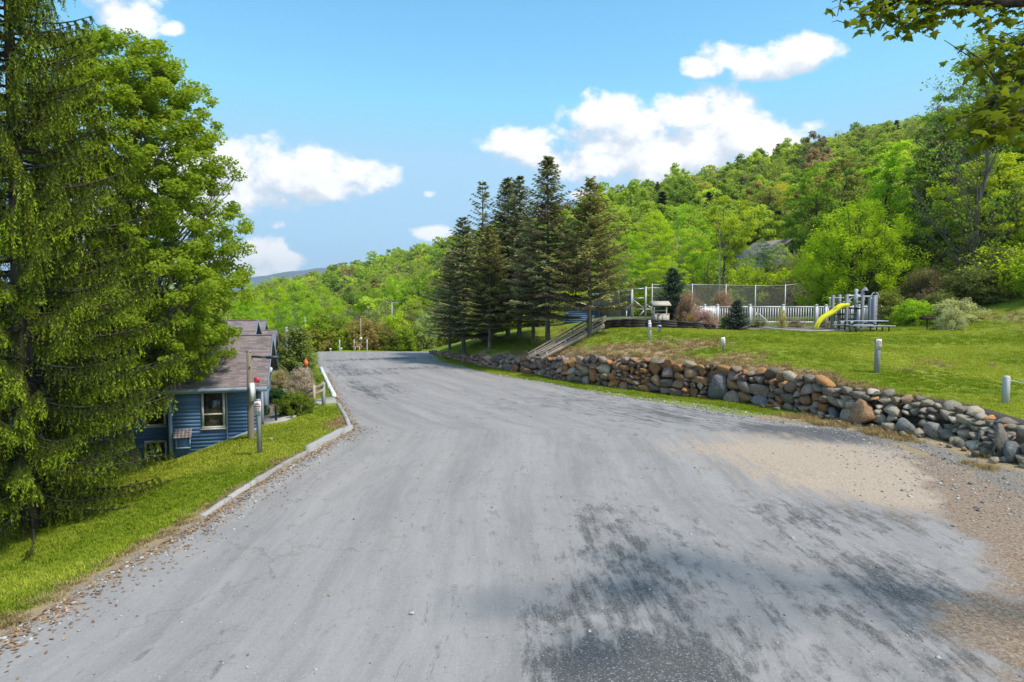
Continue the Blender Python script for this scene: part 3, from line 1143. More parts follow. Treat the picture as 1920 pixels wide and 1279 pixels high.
# ------------------------------------------------------------------ signs and posts
def post_obj(name, x, y, h, w, d, mat, label, cat, group=None, lean=(0, 0), rz=0.0, chamfer=True):
    root = empty(name, (x, y, gh(x, y)), rz, label, cat, group)
    root.rotation_euler = (lean[0], lean[1], rz)
    mb = MB()
    k = .8
    prof = [(1, -.25), (1, h - .03), (k, h)]
    V = []
    for s_, z_ in prof:
        for a_, b_ in ((-1, -1), (1, -1), (1, 1), (-1, 1)):
            V.append((a_ * w / 2 * s_, b_ * d / 2 * s_, z_))
    F = [(i * 4 + j, i * 4 + (j + 1) % 4, i * 4 + 4 + (j + 1) % 4, i * 4 + 4 + j) for i in range(2) for j in range(4)] + [(8, 9, 10, 11), (3, 2, 1, 0)]
    mb.add(V, F)
    mb.build("post", mat, root)
    return root


def sign_plate(root, w, h, zc, yoff, marks, name="sign_panel", xoff=0.0):
    pl = MB().box((0, 0, 0), (w, .012, h)).build(name, M_SIGNWHITE, root, (xoff, yoff, zc))
    for (mx, mz, mw, mh, mm, nm) in marks:
        MB().box((0, 0, 0), (mw * w, .006, mh * h)).build(nm, mm, pl, ((mx - .5) * w, -.0085, (mz - .5) * h))
    for zz in (.06, .94):
        MB().tube([(0, .004, 0), (0, -.012, 0)], .008, 6).build("screw", M_METALGREY, pl, (0, 0, (zz - .5) * h))
    return pl


MARKS = [(.5, .86, .55, .035, M_PINK, "lettering"), (.5, .79, .78, .07, M_PINK, "lettering"), (.5, .64, .92, .085, M_RED, "red_band"), (.5, .52, .7, .03, M_PINK, "lettering"),
         (.5, .46, .6, .025, M_PINK, "lettering"), (.28, .2, .13, .07, M_BLACK, "symbol"), (.70, .17, .16, .09, M_BLACK, "symbol")]
q = P(487, 865, 20.4)
r = post_obj("sign_post", q.x, q.y, 1.68, .115, .10, M_POSTGREY, "grey post with red and white notice on the left lawn before the blue house", "sign post", "parking notice posts", rz=-.05)
sign_plate(r, .20, .40, 1.42, -.062, MARKS)
q = P(1644, 700, 27.6)
r = post_obj("sign_post", q.x, q.y, 1.38, .17, .15, M_POSTGREY, "grey post with red and white notice on the open right lawn", "sign post", "parking notice posts")
sign_plate(r, .22, .40, 1.17, -.085, MARKS)
q = P(1219, 634, 37.0)
r = post_obj("sign_post", q.x, q.y, 1.06, .14, .14, M_POSTLIGHT, "slim pale post with small faded notice above the dry bank", "sign post", "parking notice posts", lean=(0, -.05))
sign_plate(r, .16, .36, .74, -.08, [(.5, .75, .8, .12, M_PINK, "lettering"), (.5, .4, .7, .1, M_PINK, "lettering")])
q = P(1357, 660, 33.0)
r = post_obj("sign_post", q.x, q.y, .70, .09, .09, M_POSTGREY, "short tilted post with plain white notice on the bank", "sign post", lean=(0, -.10))
sign_plate(r, .19, .40, .50, -.055, [(.5, .72, .5, .10, M_POSTGREY, "lettering"), (.55, .5, .4, .12, M_POSTGREY, "lettering"), (.55, .28, .45, .1, M_POSTGREY, "lettering")])
q = P(1885, 760, 23.0)
r = post_obj("rope_post", q.x, q.y, .92, .17, .15, M_POSTLIGHT, "pale square post with a rope on the right lawn", "post")
MB().tube([(.05, -.02, .80), (.5, -.03, .70), (1.2, -.06, .60), (2.2, -.1, .58), (3.2, -.1, .66)], .012, 6).build("rope", M_KERBWHITE, r)
MB().box((0, 0, 0), (.13, .115, .014)).build("post_cap", M_SIGNWHITE, r, (0, 0, .927))
q = P(5 * 384 + 60, 770, 22.0)
post_obj("rope_post", r.location.x + 3.3, r.location.y - .1, .9, .17, .15, M_POSTLIGHT, "pale square post carrying the far end of the rope beyond the right edge", "post")

# old pole with the lantern arm by the house corner
q = P(471, 825, 23.3)
r = empty("lamp_pole", (q.x, q.y, gh(q.x, q.y)), 0, "weathered brown pole with a flat lamp arm at the blue house corner", "lamp pole")
MB().tube([(0, 0, -.3), (0, 0, 1.4), (.01, 0, 2.98)], [.125, .115, .10], 8).build("pole", M_BROWNPOST, r, smooth=True)
MB().box((0, 0, 0), (.17, .17, .05)).build("pole_cap", M_POSTGREY, r, (.01, 0, 3.0))
MB().bar((.08, 0, 2.82), (.62, .05, 2.80), .10, .07).build("arm", M_TABLELEG, r)
MB().bar((.60, .05, 2.79), (.98, .08, 2.79), .20, .09).build("lamp_head", M_TABLELEG, r)
pl = MB().box((0, 0, 0), (.10, .30, .62)).build("notice_board", M_SIGNWHITE, r, (.13, -.10, 1.62))
MB().box((0, 0, 0), (.18, .02, .19)).build("red_sign", M_RED, r, (.26, -.06, 2.02))
MB().box((0, 0, 0), (.05, .04, .03)).build("clip", M_METALGREY, r, (.07, -.12, 2.5))

# small posts and things at the far edge of the lot
for px, h_, lbl in ((793, .82, "leftmost pale marker post at the lot's far edge"), (911 - 0, .9, None),):
    pass
FP = [(440 + 796 * .2396, 640, 660, "leftmost of the pale marker posts at the lot's far edge"), (440 + 911 * .2396, 639, 660, "middle pale marker post at the lot's far edge, beside the white chair"),
      (440 + 1015 * .2396, 638, 660, "rightmost pale marker post at the lot's far edge")]
for px, y0, y1, lbl in FP:
    q = P(px, y1, 57.2)
    o = MB().tube([(0, 0, -.3), (0, 0, .55), (.01, 0, .95)], .055, 6).build("marker_post", M_POSTLIGHT, loc=(q.x, 58.3, gh(q.x, 58.3)))
    tag(o, lbl, "post", "marker posts at the far edge of the lot")
q = P(440 + 977 * .2396, 658, 58)
r = empty("basketball_post", (q.x, 58.6, gh(q.x, 58.6)), 0, "thin tall pole with a white box at the lot's far edge", "pole")
MB().tube([(0, 0, -.3), (0, 0, 2.8)], .035, 6).build("pole", M_TANWOOD, r)
MB().box((0, 0, 0), (.26, .14, .20)).build("box", M_SIGNWHITE, r, (0, -.1, 1.05))
for k, px in enumerate((440 + 750 * .2396, 440 + 834 * .2396)):
    q = P(px, 658, 58)
    o = MB().tube([(0, 0, -.1), (0, 0, .14), (0, 0, .16), (0, 0, .24)], [.06, .06, .11, .09], 8).build("marker_light", M_SIGNWHITE, loc=(q.x, 58.0, gh(q.x, 58.0)))
    tag(o, ["low white marker cap farthest left at the lot's far edge", "low white marker cap nearer the posts at the lot's far edge"][k], "marker", "white marker caps")
q = P(440 + 955 * .2396, 657, 58)
r = empty("garden_chair", (q.x, 58.2, gh(q.x, 58.2)), 0.3, "small white garden chair at the lot's far edge", "chair")
MB().box((0, 0, 0), (.42, .40, .03)).build("seat", M_SIGNWHITE, r, (0, 0, .32))
MB().bar((-.19, .2, .32), (-.19, .26, .66), .03).bar((.19, .2, .32), (.19, .26, .66), .03).bar((-.2, .26, .64), (.2, .26, .64), .04).bar((0, .2, .32), (0, .26, .66), .06).build("backrest", M_SIGNWHITE, r)
for a_ in (-1, 1):
    for b_ in (-1, 1):
        MB().bar((a_ * .18, b_ * .17, .31), (a_ * .2, b_ * .2, -.1), .03).build("leg", M_SIGNWHITE, r)

# entrance rail by the walkway, grey post with an orange flag, short black post, white rock
q = P(607, 757, 28.6)
r = empty("timber_handrail", (q.x, q.y, gh(q.x, q.y)), 0, "sloping tan timber handrail on posts beside the walkway", "handrail")
A0, A1 = P(607, 757, 28.6) - q, P(590, 757, 28.4) - q
MB().bar((0, 0, -.3), (.0, 0, .98), .13, .13).build("post", M_POSTGREY, r)
MB().bar((-.38, -.05, -.3), (-.38, -.05, .86), .10, .10).build("post", M_TANWOOD, r)
MB().bar((-.28, .9, -.3), (-.28, .9, .9), .10, .10).build("post", M_TANWOOD, r)
MB().bar((.04, -.10, .93), (-.98, .2, .38), .05, .12).build("rail", M_TANWOOD, r)
MB().bar((.0, -.10, .66), (-.70, .15, .28), .04, .10).build("rail", M_TANWOOD, r)
MB().bar((.0, .02, .90), (-.28, .95, .84), .05, .12).build("rail", M_TANWOOD, r)
q = G(596, 717)
r = post_obj("marker_post", -10.75, 35.5, 1.0, .14, .14, M_POSTGREY, "dark grey post with an orange flag beside the young pine", "post")
mb = MB()
mb.add([(-.12, -.1, 1.0), (.08, -.12, .92), (.16, -.1, 1.18), (.02, -.08, 1.42), (-.10, -.06, 1.24), (.0, -.2, 1.15)], np.array([(0, 1, 5), (1, 2, 5), (2, 3, 5), (3, 4, 5), (4, 0, 5)]))
o = mb.build("orange_flag", M_ORANGE, r)
o.modifiers.new('thickness', 'SOLIDIFY').thickness = .02
post_obj("short_post", -11.6, 39.5, 1.15, .12, .12, M_POSTGREY, "plain dark grey post behind the one with the orange flag", "post")
q = P(518, 798, 25.6)
post_obj("short_post", q.x, q.y, .62, .07, .07, M_BLACK, "short black post between the paving pad and the yew bush", "post")
q = P(508, 827, 22.6)
o = bpy.data.objects.new("white_rock", ROCK_ME[3])
o.data = MB().add(ROCKS[3][0] * .5, ROCKS[3][1]).mesh("rock", M_CONC, True)
link(o)
o.location = (q.x, q.y, gh(q.x, q.y) + .03)
o.scale = (.26, .16, .11)
tag(o, "small white rock lying on the left lawn", "rock")
# ------------------------------------------------------------------ blue houses
def shingles(mb, x0, x1, e, r, rows, seed=1, tab=.28):
    """courses of shingle tabs from eave point e=(y,z) up to ridge point r=(y,z), along x0..x1"""
    rg = np.random.RandomState(seed)
    ey, ez = e
    ryy, rz_ = r
    n = int((x1 - x0) / tab)
    L = math.hypot(ryy - ey, rz_ - ez)
    ny, nz = -(rz_ - ez) / L, abs(ryy - ey) / L
    if ryy < ey:
        ny = -ny
    for k in range(rows):
        a, b = k / rows, (k + 1.25) / rows
        b = min(b, 1.0)
        xs = x0 + np.arange(n + 1) * (x1 - x0) / n + (tab * .5 if k % 2 else 0)
        xs = np.clip(xs, x0, x1)
        xs[0] = x0
        xs[-1] = x1
        for i in range(n):
            if xs[i + 1] - xs[i] < .02:
                continue
            lo = .024 + rg.uniform(0, .008)
            ya, za = ey + (ryy - ey) * a, ez + (rz_ - ez) * a
            yb, zb = ey + (ryy - ey) * b, ez + (rz_ - ez) * b
            g_ = .004
            V = [(xs[i] + g_, ya + ny * lo, za + nz * lo), (xs[i + 1] - g_, ya + ny * lo, za + nz * lo), (xs[i + 1] - g_, yb + ny * .004, zb + nz * .004), (xs[i] + g_, yb + ny * .004, zb + nz * .004),
                 (xs[i] + g_, ya, za), (xs[i + 1] - g_, ya, za)]
            mb.add(V, [(0, 1, 2, 3), (4, 5, 1, 0)], rg.uniform(0, 1))


def roof(root, x0, x1, y0, y1, ez, rz_, seed, rows):
    """gable roof with its ridge along x; slab, shingle courses, rake and eave boards"""
    ym = (y0 + y1) / 2
    th = .10
    mb = MB()
    V = []
    for x in (x0, x1):
        V += [(x, y0, ez), (x, ym, rz_), (x, y1, ez), (x, y1, ez - th), (x, ym, rz_ - th), (x, y0, ez - th)]
    mb.add(V, [(0, 6, 7, 1), (1, 7, 8, 2), (2, 8, 9, 3), (3, 9, 10, 4), (4, 10, 11, 5), (5, 11, 6, 0), (0, 1, 4, 5), (1, 2, 3, 4), (6, 11, 10, 7), (7, 10, 9, 8)])
    rf = mb.build("roof", M_SHINGLE, root)
    mb = MB()
    shingles(mb, x0, x1, (y0, ez), (ym, rz_), rows, seed)
    shingles(mb, x0, x1, (y1, ez), (ym, rz_), rows, seed + 1)
    s_ = mb.build("shingle", M_SHINGLE, rf)
    s_['kind'] = 'stuff'
    for i in range(int((x1 - x0) / .3)):
        pass
    MB().bar((x0, ym, rz_ + .015), (x1, ym, rz_ + .015), .22, .04).build("ridge_cap", M_SHINGLE, rf)
    for ya, nm in ((y0, "fascia"), (y1, "fascia")):
        MB().box(((x0 + x1) / 2, ya - .012 if ya == y0 else ya + .012, ez - .10), (x1 - x0, .03, .17)).build(nm, M_BLUEGREY, rf)
    MB().bar((x1 + .017, y0, ez - .04), (x1 + .017, ym, rz_ - .04), .03, .17).bar((x1 + .017, y1, ez - .04), (x1 + .017, ym, rz_ - .04), .03, .17).build("rake_board", M_BLUEGREY, rf)
    return rf


def window_unit(root, x0, x1, z0, z1, y, split=.36):
    w, h = x1 - x0, z1 - z0
    cx_, cz_ = (x0 + x1) / 2, (z0 + z1) / 2
    f = MB()
    b = .075
    f.box((0, 0, h / 2 - b / 2), (w, .06, b)).box((0, 0, -h / 2 + b / 2), (w, .06, b)).box((-w / 2 + b / 2, 0, 0), (b, .058, h - 2 * b)).box((w / 2 - b / 2, 0, 0), (b, .058, h - 2 * b))
    win = f.build("window", M_CREAM, root, (cx_, y - .03, cz_))
    zs = -h / 2 + h * split
    MB().box((0, 0, 0), (w - 2 * b - .004, .045, .05)).build("sash_bar", M_CREAM, win, (0, .002, zs))
    MB().box((0, 0, 0), (w - 2 * b - .01, .012, h - 2 * b - .01)).build("pane", M_GLASS, win, (0, .018, 0))
    MB().box((0, 0, 0), (w + .08, .09, .04)).build("sill", M_CREAM, win, (0, -.012, -h / 2 - .022))
    return win


def blue_house(x, y, z, rz, label, board=True):
    root = empty("blue_house", (x, y, z), rz, label, "house")
    E, W = 1.36, 3.02       # eave, ridge
    # front room: wall slab with the clapboards laid on it
    MB().box((-1.475, .10, -.25), (2.95, .16, 3.1)).build("wall", M_BLUE, root)
    zz = -1.55
    wx0, wx1, wz0, wz1 = -1.93, -1.16, -.10, 1.30
    while zz < 1.26:
        spans = [(-2.90, -.06)]
        if zz + .135 > wz0 - .05 and zz < wz1:
            spans = [(-2.90, wx0 - .005), (wx1 + .085, -.06)]
        for a, b in spans:
            mbb = MB()
            L = b - a
            V = [(-L / 2, -.030, 0), (L / 2, -.030, 0), (L / 2, -.008, .135), (-L / 2, -.008, .135), (-L / 2, .02, 0), (L / 2, .02, 0), (L / 2, .02, .135), (-L / 2, .02, .135)]
            mbb.add(V, BOXF)
            mbb.build("clapboard", M_BLUE, root, ((a + b) / 2, 0, zz))
        zz += .128
    window_unit(root, wx0, wx1, wz0, wz1, -.012)
    MB().tube([(0, 0, -.75), (0, 0, 1.25), (0, -.05, 1.31)], .03, 6).build("downpipe", M_BLUEGREY, root, (wx1 + .055, -.045, 0))
    MB().box((0, 0, 0), (.12, .12, 3.0)).build("corner_board", M_BLUEGREY, root, (-.01, -.012, -.18))
    MB().box((0, 0, 0), (.12, .12, 3.0)).build("corner_board", M_BLUEPALE, root, (-2.94, -.012, -.18))
    # small hooded vent box
    bx = MB().box((0, 0, 0), (.44, .20, .42)).build("vent_box", M_BLUE, root, (-2.52, -.13, -.52))
    MB().box((0, 0, .19), (.48, .03, .05)).box((0, 0, -.19), (.48, .03, .05)).box((-.215, 0, 0), (.05, .028, .33)).box((.215, 0, 0), (.05, .028, .33)).build("frame", M_BLUEPALE, bx, (0, -.115, 0))
    mb = MB()
    for k in range(4):
        for i in range(5):
            xa = -.29 + i * .116
            ya, za = -.22 + k * .065, .22 + k * .07
            mb.box((xa + .058, ya, za), (.11, .09, .02), tint=rnd.random(), rot=Euler((.75, 0, 0)).to_matrix())
    mb.build("hood", M_SHINGLE, bx)
    # slanted ramp skirt along the foot of the wall
    MB().bar((-2.45, -.12, -1.13), (.02, -.12, -.22), .05, .26).build("skirt_board", M_BLUEPALE, root)
    MB().bar((-2.75, -.12, -1.42), (.02, -.12, -.40), .04, .15).build("skirt_painted_shade", M_BLUESHADE, root)  # dark strip added as painted shade below the skirt board
    # set-back left part
    MB().box((-6.4, 1.1, -.45), (6.8, .16, 3.5)).build("wall", M_BLUE, root)
    zz = -2.1
    while zz < 1.2:
        spans = [(-9.7, -3.05)]
        if zz + .135 > -1.75 and zz < -.62:
            spans = [(-9.7, -4.05), (-3.22, -3.05)]
        if zz + .135 > -.12 and zz < 1.05:
            spans = [(-9.7, -4.05), (-3.22, -3.05)]
        for a, b in spans:
            mbb = MB()
            L = b - a
            V = [(-L / 2, -.030, 0), (L / 2, -.030, 0), (L / 2, -.008, .135), (-L / 2, -.008, .135), (-L / 2, .02, 0), (L / 2, .02, 0), (L / 2, .02, .135), (-L / 2, .02, .135)]
            mbb.add(V, BOXF)
            mbb.build("clapboard", M_BLUE, root, ((a + b) / 2, 1.0, zz))
        zz += .128
    window_unit(root, -4.0, -3.26, -1.7, -.62, .985, .5)
    window_unit(root, -4.0, -3.26, -.10, 1.05, .985, .4)
    MB().box((0, 0, 0), (.14, .10, 3.2)).build("corner_board", M_BLUEPALE, root, (-3.10, .96, -.4))
    MB().box((-1.5, 3.4, -1.0), (.14, 6.2, 1.2)).build("foundation", M_CONC, root)
    MB().box((-2.88, .62, -.4), (.12, .9, 3.4)).build("side_wall", M_BLUE, root)
    # gable end towards the lot: corner wall, recessed porch, rear wall, beam, framed triangle with a lamp
    MB().box((-.08, .62, .35), (.14, 1.05, 2.0)).build("gable_wall", M_BLUEPALE, root)
    MB().box((-.08, 4.95, .30), (.14, 3.3, 2.1)).build("gable_wall", M_BLUEPALE, root)
    MB().box((-1.25, 2.4, .35), (.1, 2.6, 2.1)).build("door_wall", M_BLUESHADE, root)  # back of the porch recess, its shade painted in as darker blue
    MB().box((-.68, 1.10, .35), (1.05, .1, 2.0)).build("porch_side", M_BLUESHADE, root)
    MB().box((-.68, 3.42, .35), (1.05, .1, 2.0)).build("porch_side", M_BLUE, root)
    d_ = MB().box((-1.17, 2.5, .2), (.06, .9, 1.9)).build("door", M_CREAM, root)
    MB().tube([(0, 0, 0), (.06, 0, 0)], .03, 6).build("handle", M_METALGREY, d_, (-1.14, 2.15, .2))
    MB().box((-.02, 3.25, .32), (.16, .18, 1.9)).build("porch_post", M_BLUEGREY, root)
    MB().box((-.02, 1.22, .32), (.14, .14, 1.9)).build("porch_post", M_BLUEGREY, root)
    MB().box((.0, 3.3, 1.33), (.2, 6.6, .24)).build("beam", M_BLUEGREY, root)
    g_ = MB()
    V = [(-.05, 0, 1.45), (-.05, 3.3, W - .15), (-.05, 6.6, 1.45), (-.15, 0, 1.45), (-.15, 3.3, W - .15), (-.15, 6.6, 1.45)]
    g_.add(V, [(0, 2, 1), (3, 4, 5)])
    g_.build("gable_panel", M_BLUE, root)
    MB().bar((.0, 1.3, 1.48), (.0, 3.3, W - .45), .06, .10).bar((.0, 5.3, 1.48), (.0, 3.3, W - .45), .06, .10).build("inner_trim", M_CREAM, root)
    MB().box((.0, 3.3, 2.05), (.07, .12, 1.2)).build("king_post", M_BLUEPALE, root)
    lm = MB().tube([(0, 0, 0), (0, 0, .05), (0, 0, .20), (0, 0, .26)], [.05, .10, .12, .03], 8).build("gable_lamp", M_SIGNWHITE, root, (.18, 3.0, 1.50))
    MB().bar((-.16, 0, .2), (0, 0, .2), .04).build("bracket", M_BLUEGREY, lm)
    # roofs
    roof(root, -9.9, .30, -.32, 6.92, E + .02, W, 3, 34)
    MB().box((-4.9, -.345, E - .06), (9.8, .09, .10)).build("gutter", M_BLUEGREY, root)
    # rear block with the higher ridge
    MB().box((-5.9, 10.0, .55), (9.8, 6.0, 3.6)).build("rear_block", M_BLUE, root)
    roof(root, -10.9, -.75, 6.7, 13.3, 2.28, 3.42, 9, 18)
    V = [(-.98, 7.0, 2.3), (-.98, 10.0, 3.3), (-.98, 13.0, 2.3), (-1.1, 7.0, 2.3), (-1.1, 10.0, 3.3), (-1.1, 13.0, 2.3)]
    MB().add(V, [(0, 2, 1), (3, 4, 5)]).build("rear_gable", M_BLUEGREY, root)
    return root


HZ = 0.0
h1 = blue_house(-9.13, 24.5, HZ, R(16.1), "blue clapboard house nearest the camera with a cream framed window")
h2 = copy_tree(h1)
h2.location = (-14.6, 40.8, -.55)
tag(h2, "second blue house farther back, its gable behind the first house's roof")

# ------------------------------------------------------------------ timber stairs railing down the bank
q = P(1015, 675, 38.4)
rt = empty("bank_stairs", (q.x, q.y, q.z), 0, "weathered wooden stairs with plank railings climbing the grassy bank", "stairs")
a0 = Vector((0, 0, .0))
b0 = P(1133, 612, 42.0) - q
dirv = b0 - a0
sidev = Vector((dirv.y, -dirv.x, 0)).normalized()
for k, so in enumerate((0.0, .95)):
    off = -sidev * so
    a_, b_ = a0 + off, b0 + off
    MB().bar(a_ + Vector((0, 0, .05)), b_ + Vector((0, 0, .05)), .05, .24).build("stringer", M_TANWOOD, rt)
    MB().bar(a_ + Vector((-.1, 0, .30)), b_ + Vector((.1, .1, .62)), .04, .10).build("rail_plank", M_TANWOOD, rt)
    MB().bar(a_ + Vector((-.1, 0, .16)), b_ + Vector((.1, .1, .36)), .04, .09).build("rail_plank", M_TANWOOD, rt)
    for f_ in (.08, .36, .66, .98):
        p_ = a_ + (b_ - a_) * f_
        MB().bar(p_ + Vector((0, .03, -.5)), p_ + Vector((0, .03, .28 + .36 * f_)), .08, .08).build("post", M_GREYWOOD, rt)
for i in range(13):
    p_ = a0 + dirv * ((i + .5) / 13)
    MB().box((0, 0, 0), (.3, .92, .045), rz=math.atan2(-sidev.y, -sidev.x) - math.pi / 2).build("tread", M_GREYWOOD, rt, p_ - sidev * .475 + Vector((0, 0, .04)))

# ------------------------------------------------------------------ low timber retaining wall of the pool terrace
TW = [(P(1108, 592, 47.5), .55), (P(1150, 603, 45.0), .62), (P(1185, 610, 43.6), .62), (P(1240, 613, 43.2), .55), (P(1300, 618, 42.8), .48), (P(1342, 619, 42.6), .38)]
rt = empty("timber_retaining_wall", TW[0][0], 0, "low dark timber retaining wall of stacked sleepers below the pool terrace", "retaining wall")
o0 = TW[0][0]
for i in range(len(TW) - 1):
    (a, ha), (b, hb) = TW[i], TW[i + 1]
    nrow = 4
    for k in range(nrow):
        f0 = (k + .5) / nrow
        nseg = 2
        for j in range(nseg):
            pa, pb = a.lerp(b, j / nseg), a.lerp(b, (j + .985) / nseg)
            za, zb = ha + (hb - ha) * j / nseg, ha + (hb - ha) * (j + 1) / nseg
            yo = rnd.uniform(-.02, .03)
            MB().bar(Vector((pa.x, pa.y + yo, gh(pa.x, pa.y) - .10 + za * f0 * 1.1)) - o0, Vector((pb.x, pb.y + yo, gh(pb.x, pb.y) - .10 + zb * f0 * 1.1)) - o0, .16, .9 * max(za, zb) / nrow * 1.08).build("sleeper", M_DARKTIMBER, rt)
# terrace fill behind it, as ground
mb = MB()
V = []
for (a, ha) in TW:
    z1 = gh(a.x, a.y) + ha - .10
    V += [(a.x, a.y + .08, z1), (a.x + .3, a.y + 3.2, z1 + .02), (a.x + .5, a.y + 9, max(z1, gh(a.x + .5, a.y + 9)) + .01), (a.x + .5, a.y + 9.3, z1 - 1)]
F = []
for i in range(len(TW) - 1):
    for j in range(3):
        F.append((i * 4 + j, i * 4 + 4 + j, i * 4 + 5 + j, i * 4 + 1 + j))
mb.add(V, F)
mm = simple("terrace_soil_and_turf", (.13, .15, .04), .95, .5, 1.2, .4, dirt=(.20, .155, .12))
tag(mb.build("terrace_ground", mm), kind='structure')


def zt(x, y):
    """top of the terrace or the ground, whichever is higher"""
    return max(gh(x, y), 2.95 if (8.0 < x < 12.6 and 43.2 < y < 50) else -9)


# bollard light
q = P(1236, 622, 40.0)
r = empty("path_light", (q.x, q.y, gh(q.x, q.y)), 0, "short black bollard path light on the lawn below the timber wall", "path light")
MB().tube([(0, 0, -.1), (0, 0, .36)], .10, 8).build("body", M_TABLELEG, r)
MB().tube([(0, 0, .36), (0, 0, .42), (0, 0, .44)], [.15, .14, .05], 8).build("cap", M_METALGREY, r)
MB().box((0, 0, 0), (.04, .02, .22)).build("lens", M_SIGNWHITE, r, (-.085, -.08, .2))

# ------------------------------------------------------------------ tall court fence (net panels between posts)
def net(mb, a, b, h0, h1, cell=.16, r=.008, dz0=0.0):
    """chain-link of thin crossing wires between two posts"""
    a, b = Vector(a), Vector(b)
    L = math.hypot(b.x - a.x, b.y - a.y)
    H = h1 - h0
    d = Vector((b.x - a.x, b.y - a.y, 0)) / L
    zb = b.z - a.z
    n = int((L + H) / cell)
    V, F = [], []
    nrm = Vector((-d.y, d.x, 0))
    for sgn in (1, -1):
        for i in range(n):
            u0 = -H + i * cell if sgn == 1 else i * cell
            us = [(u0, 0), (u0 + sgn * H, H)]
            (ua, va), (ub, vb) = us
            if sgn == 1:
                if ua < 0:
                    va, ua = -ua, 0
                if ub > L:
                    vb, ub = vb - (ub - L), L
            else:
                if ua > L:
                    va, ua = ua - L, L
                if ub < 0:
                    vb, ub = vb + ub, 0
            if vb - va < .05:
                continue
            p = a + d * ua + Vector((0, 0, h0 + va + zb * ua / L))
            q_ = a + d * ub + Vector((0, 0, h0 + vb + zb * ub / L))
            k = len(V)
            s_ = (q_ - p).normalized().cross(nrm) * r
            V += [p - s_, p + s_, q_ + s_, q_ - s_]
            F.append((k, k + 1, k + 2, k + 3))
    mb.add(np.array([tuple(v) for v in V]), F)


M_NET = simple("dark_chain_link", (.19, .17, .155), .7, .15, 4, 0)
fp = [(P(1297, 600, 59.5), 2.9), (P(1360, 600, 60), 2.9), (P(1415, 600, 60.2), 2.9), (P(1471, 600, 60.6), 2.9), (P(1531, 600, 61), 2.85)]
rt = empty("court_fence", (fp[0][0].x, fp[0][0].y, 2.8), 0, "tall wire court fence behind the white pool fence", "fence")
o0 = Vector(rt.location)
fp0 = P(1222, 600, 59.2)
pts = [fp0] + [p for p, _ in fp]
for p in pts:
    MB().tube([(0, 0, -.3), (0, 0, 2.95 if p is not pts[-1] else 2.75)], .055, 6).build("post", M_METALGREY if p is not pts[-1] else M_TABLELEG, rt, Vector((p.x, p.y, gh(p.x, p.y))) - o0)
for i in range(len(pts) - 1):
    a, b = pts[i], pts[i + 1]
    A = Vector((a.x, a.y, gh(a.x, a.y))) - o0
    B = Vector((b.x, b.y, gh(b.x, b.y))) - o0
    MB().tube([A + Vector((0, 0, 2.85)), B + Vector((0, 0, 2.85))], .035, 6).build("top_rail", M_METALGREY, rt)
    mb = MB()
    net(mb, A, B, .05, 2.82, .13, .014)
    mb.build("net", M_NET, rt)
# nearer wooden framed netting that steps back to the left
wp = [P(1187, 598, 50.0), P(1174, 597, 50.8), P(1163, 596, 51.6), P(1153, 596, 52.4), P(1143, 595, 53.2), P(1136, 595, 54.0), P(1130, 594, 54.8), P(1124, 594, 55.6), P(1117, 594, 56.4), P(1111, 594, 57.2)]
rt = empty("netting_fence", (wp[0].x, wp[0].y, 2.85), 0, "old net fence on leaning pale poles above the stairs", "fence")
o0 = Vector(rt.location)
zb = 2.98
pt2 = [Vector((p.x, p.y, zb)) - o0 for p in wp]
for i, p in enumerate(pt2):
    H = 2.15 - .03 * i
    ln = rnd.uniform(-.14, .14)
    MB().tube([p + Vector((0, 0, -.6)), p + Vector((ln * .4, 0, H * .5)), p + Vector((ln, 0, H))], .045, 6).build("pole", M_GREYWOOD, rt)
    if i:
        a, b = pt2[i - 1], p
        MB().tube([a + Vector((0, 0, 2.18 - .03 * (i - 1))), (a + b) / 2 + Vector((0, 0, 2.08 - .03 * i)), b + Vector((0, 0, 2.18 - .03 * i))], .05, 6).build("top_rail", M_GREYWOOD, rt)
        MB().bar(a + Vector((0, 0, .05)), b + Vector((0, 0, .05)), .06, .1).build("bottom_rail", M_GREYWOOD, rt)
        mb = MB()
        net(mb, a, b, .08, 2.1 - .03 * i, .075, .016)
        mb.build("net", M_NET, rt)
# braced gate frame
p0, p1, p2 = P(1184, 598, 49.0), P(1209, 598, 49.2), P(1224, 598, 49.4)
rt = empty("gate_frame", (p0.x, p0.y, 2.75), 0, "pale braced timber gate frame at the end of the net fence", "gate frame")
W1, W2 = p1.x - p0.x, p2.x - p0.x
for x_, h_ in ((0, 2.45), (W1, 2.62)):
    MB().bar((x_, 0, -.3), (x_, 0, h_), .12, .12).build("post", M_METALGREY, rt)
MB().bar((W2, 0, -.3), (W2, 0, 1.1), .09, .09).build("post", M_METALGREY, rt)
MB().bar((-.35, .1, -.3), (-.35, .1, 1.05), .08, .08).build("post", M_METALGREY, rt)
for (a, b) in (((0, 2.42), (W1, 2.47)), ((0, 1.75), (W1, 1.80)), ((0, 1.0), (W2, .98)), ((.08, 1.68), (W1 - .05, 1.0)), ((W1, 1.35), (W2, .95)), ((W1 - .05, .95), (.4, .35)), ((-.35, 1.05), (0, 1.3)), ((0, .5), (-.35, .3))):
    MB().bar((a[0], 0, a[1]), (b[0], 0, b[1]), .05, .08).build("brace", M_METALGREY, rt)
pl = MB().box((W2 * .55, .6, .12), (W2 * 1.1, 1.6, .14)).build("platform", M_GREYWOOD, rt)
MB().tube([(W1, 0, 2.52), (3.2, 0, 2.5)], .03, 6).build("top_rail", M_METALGREY, rt)

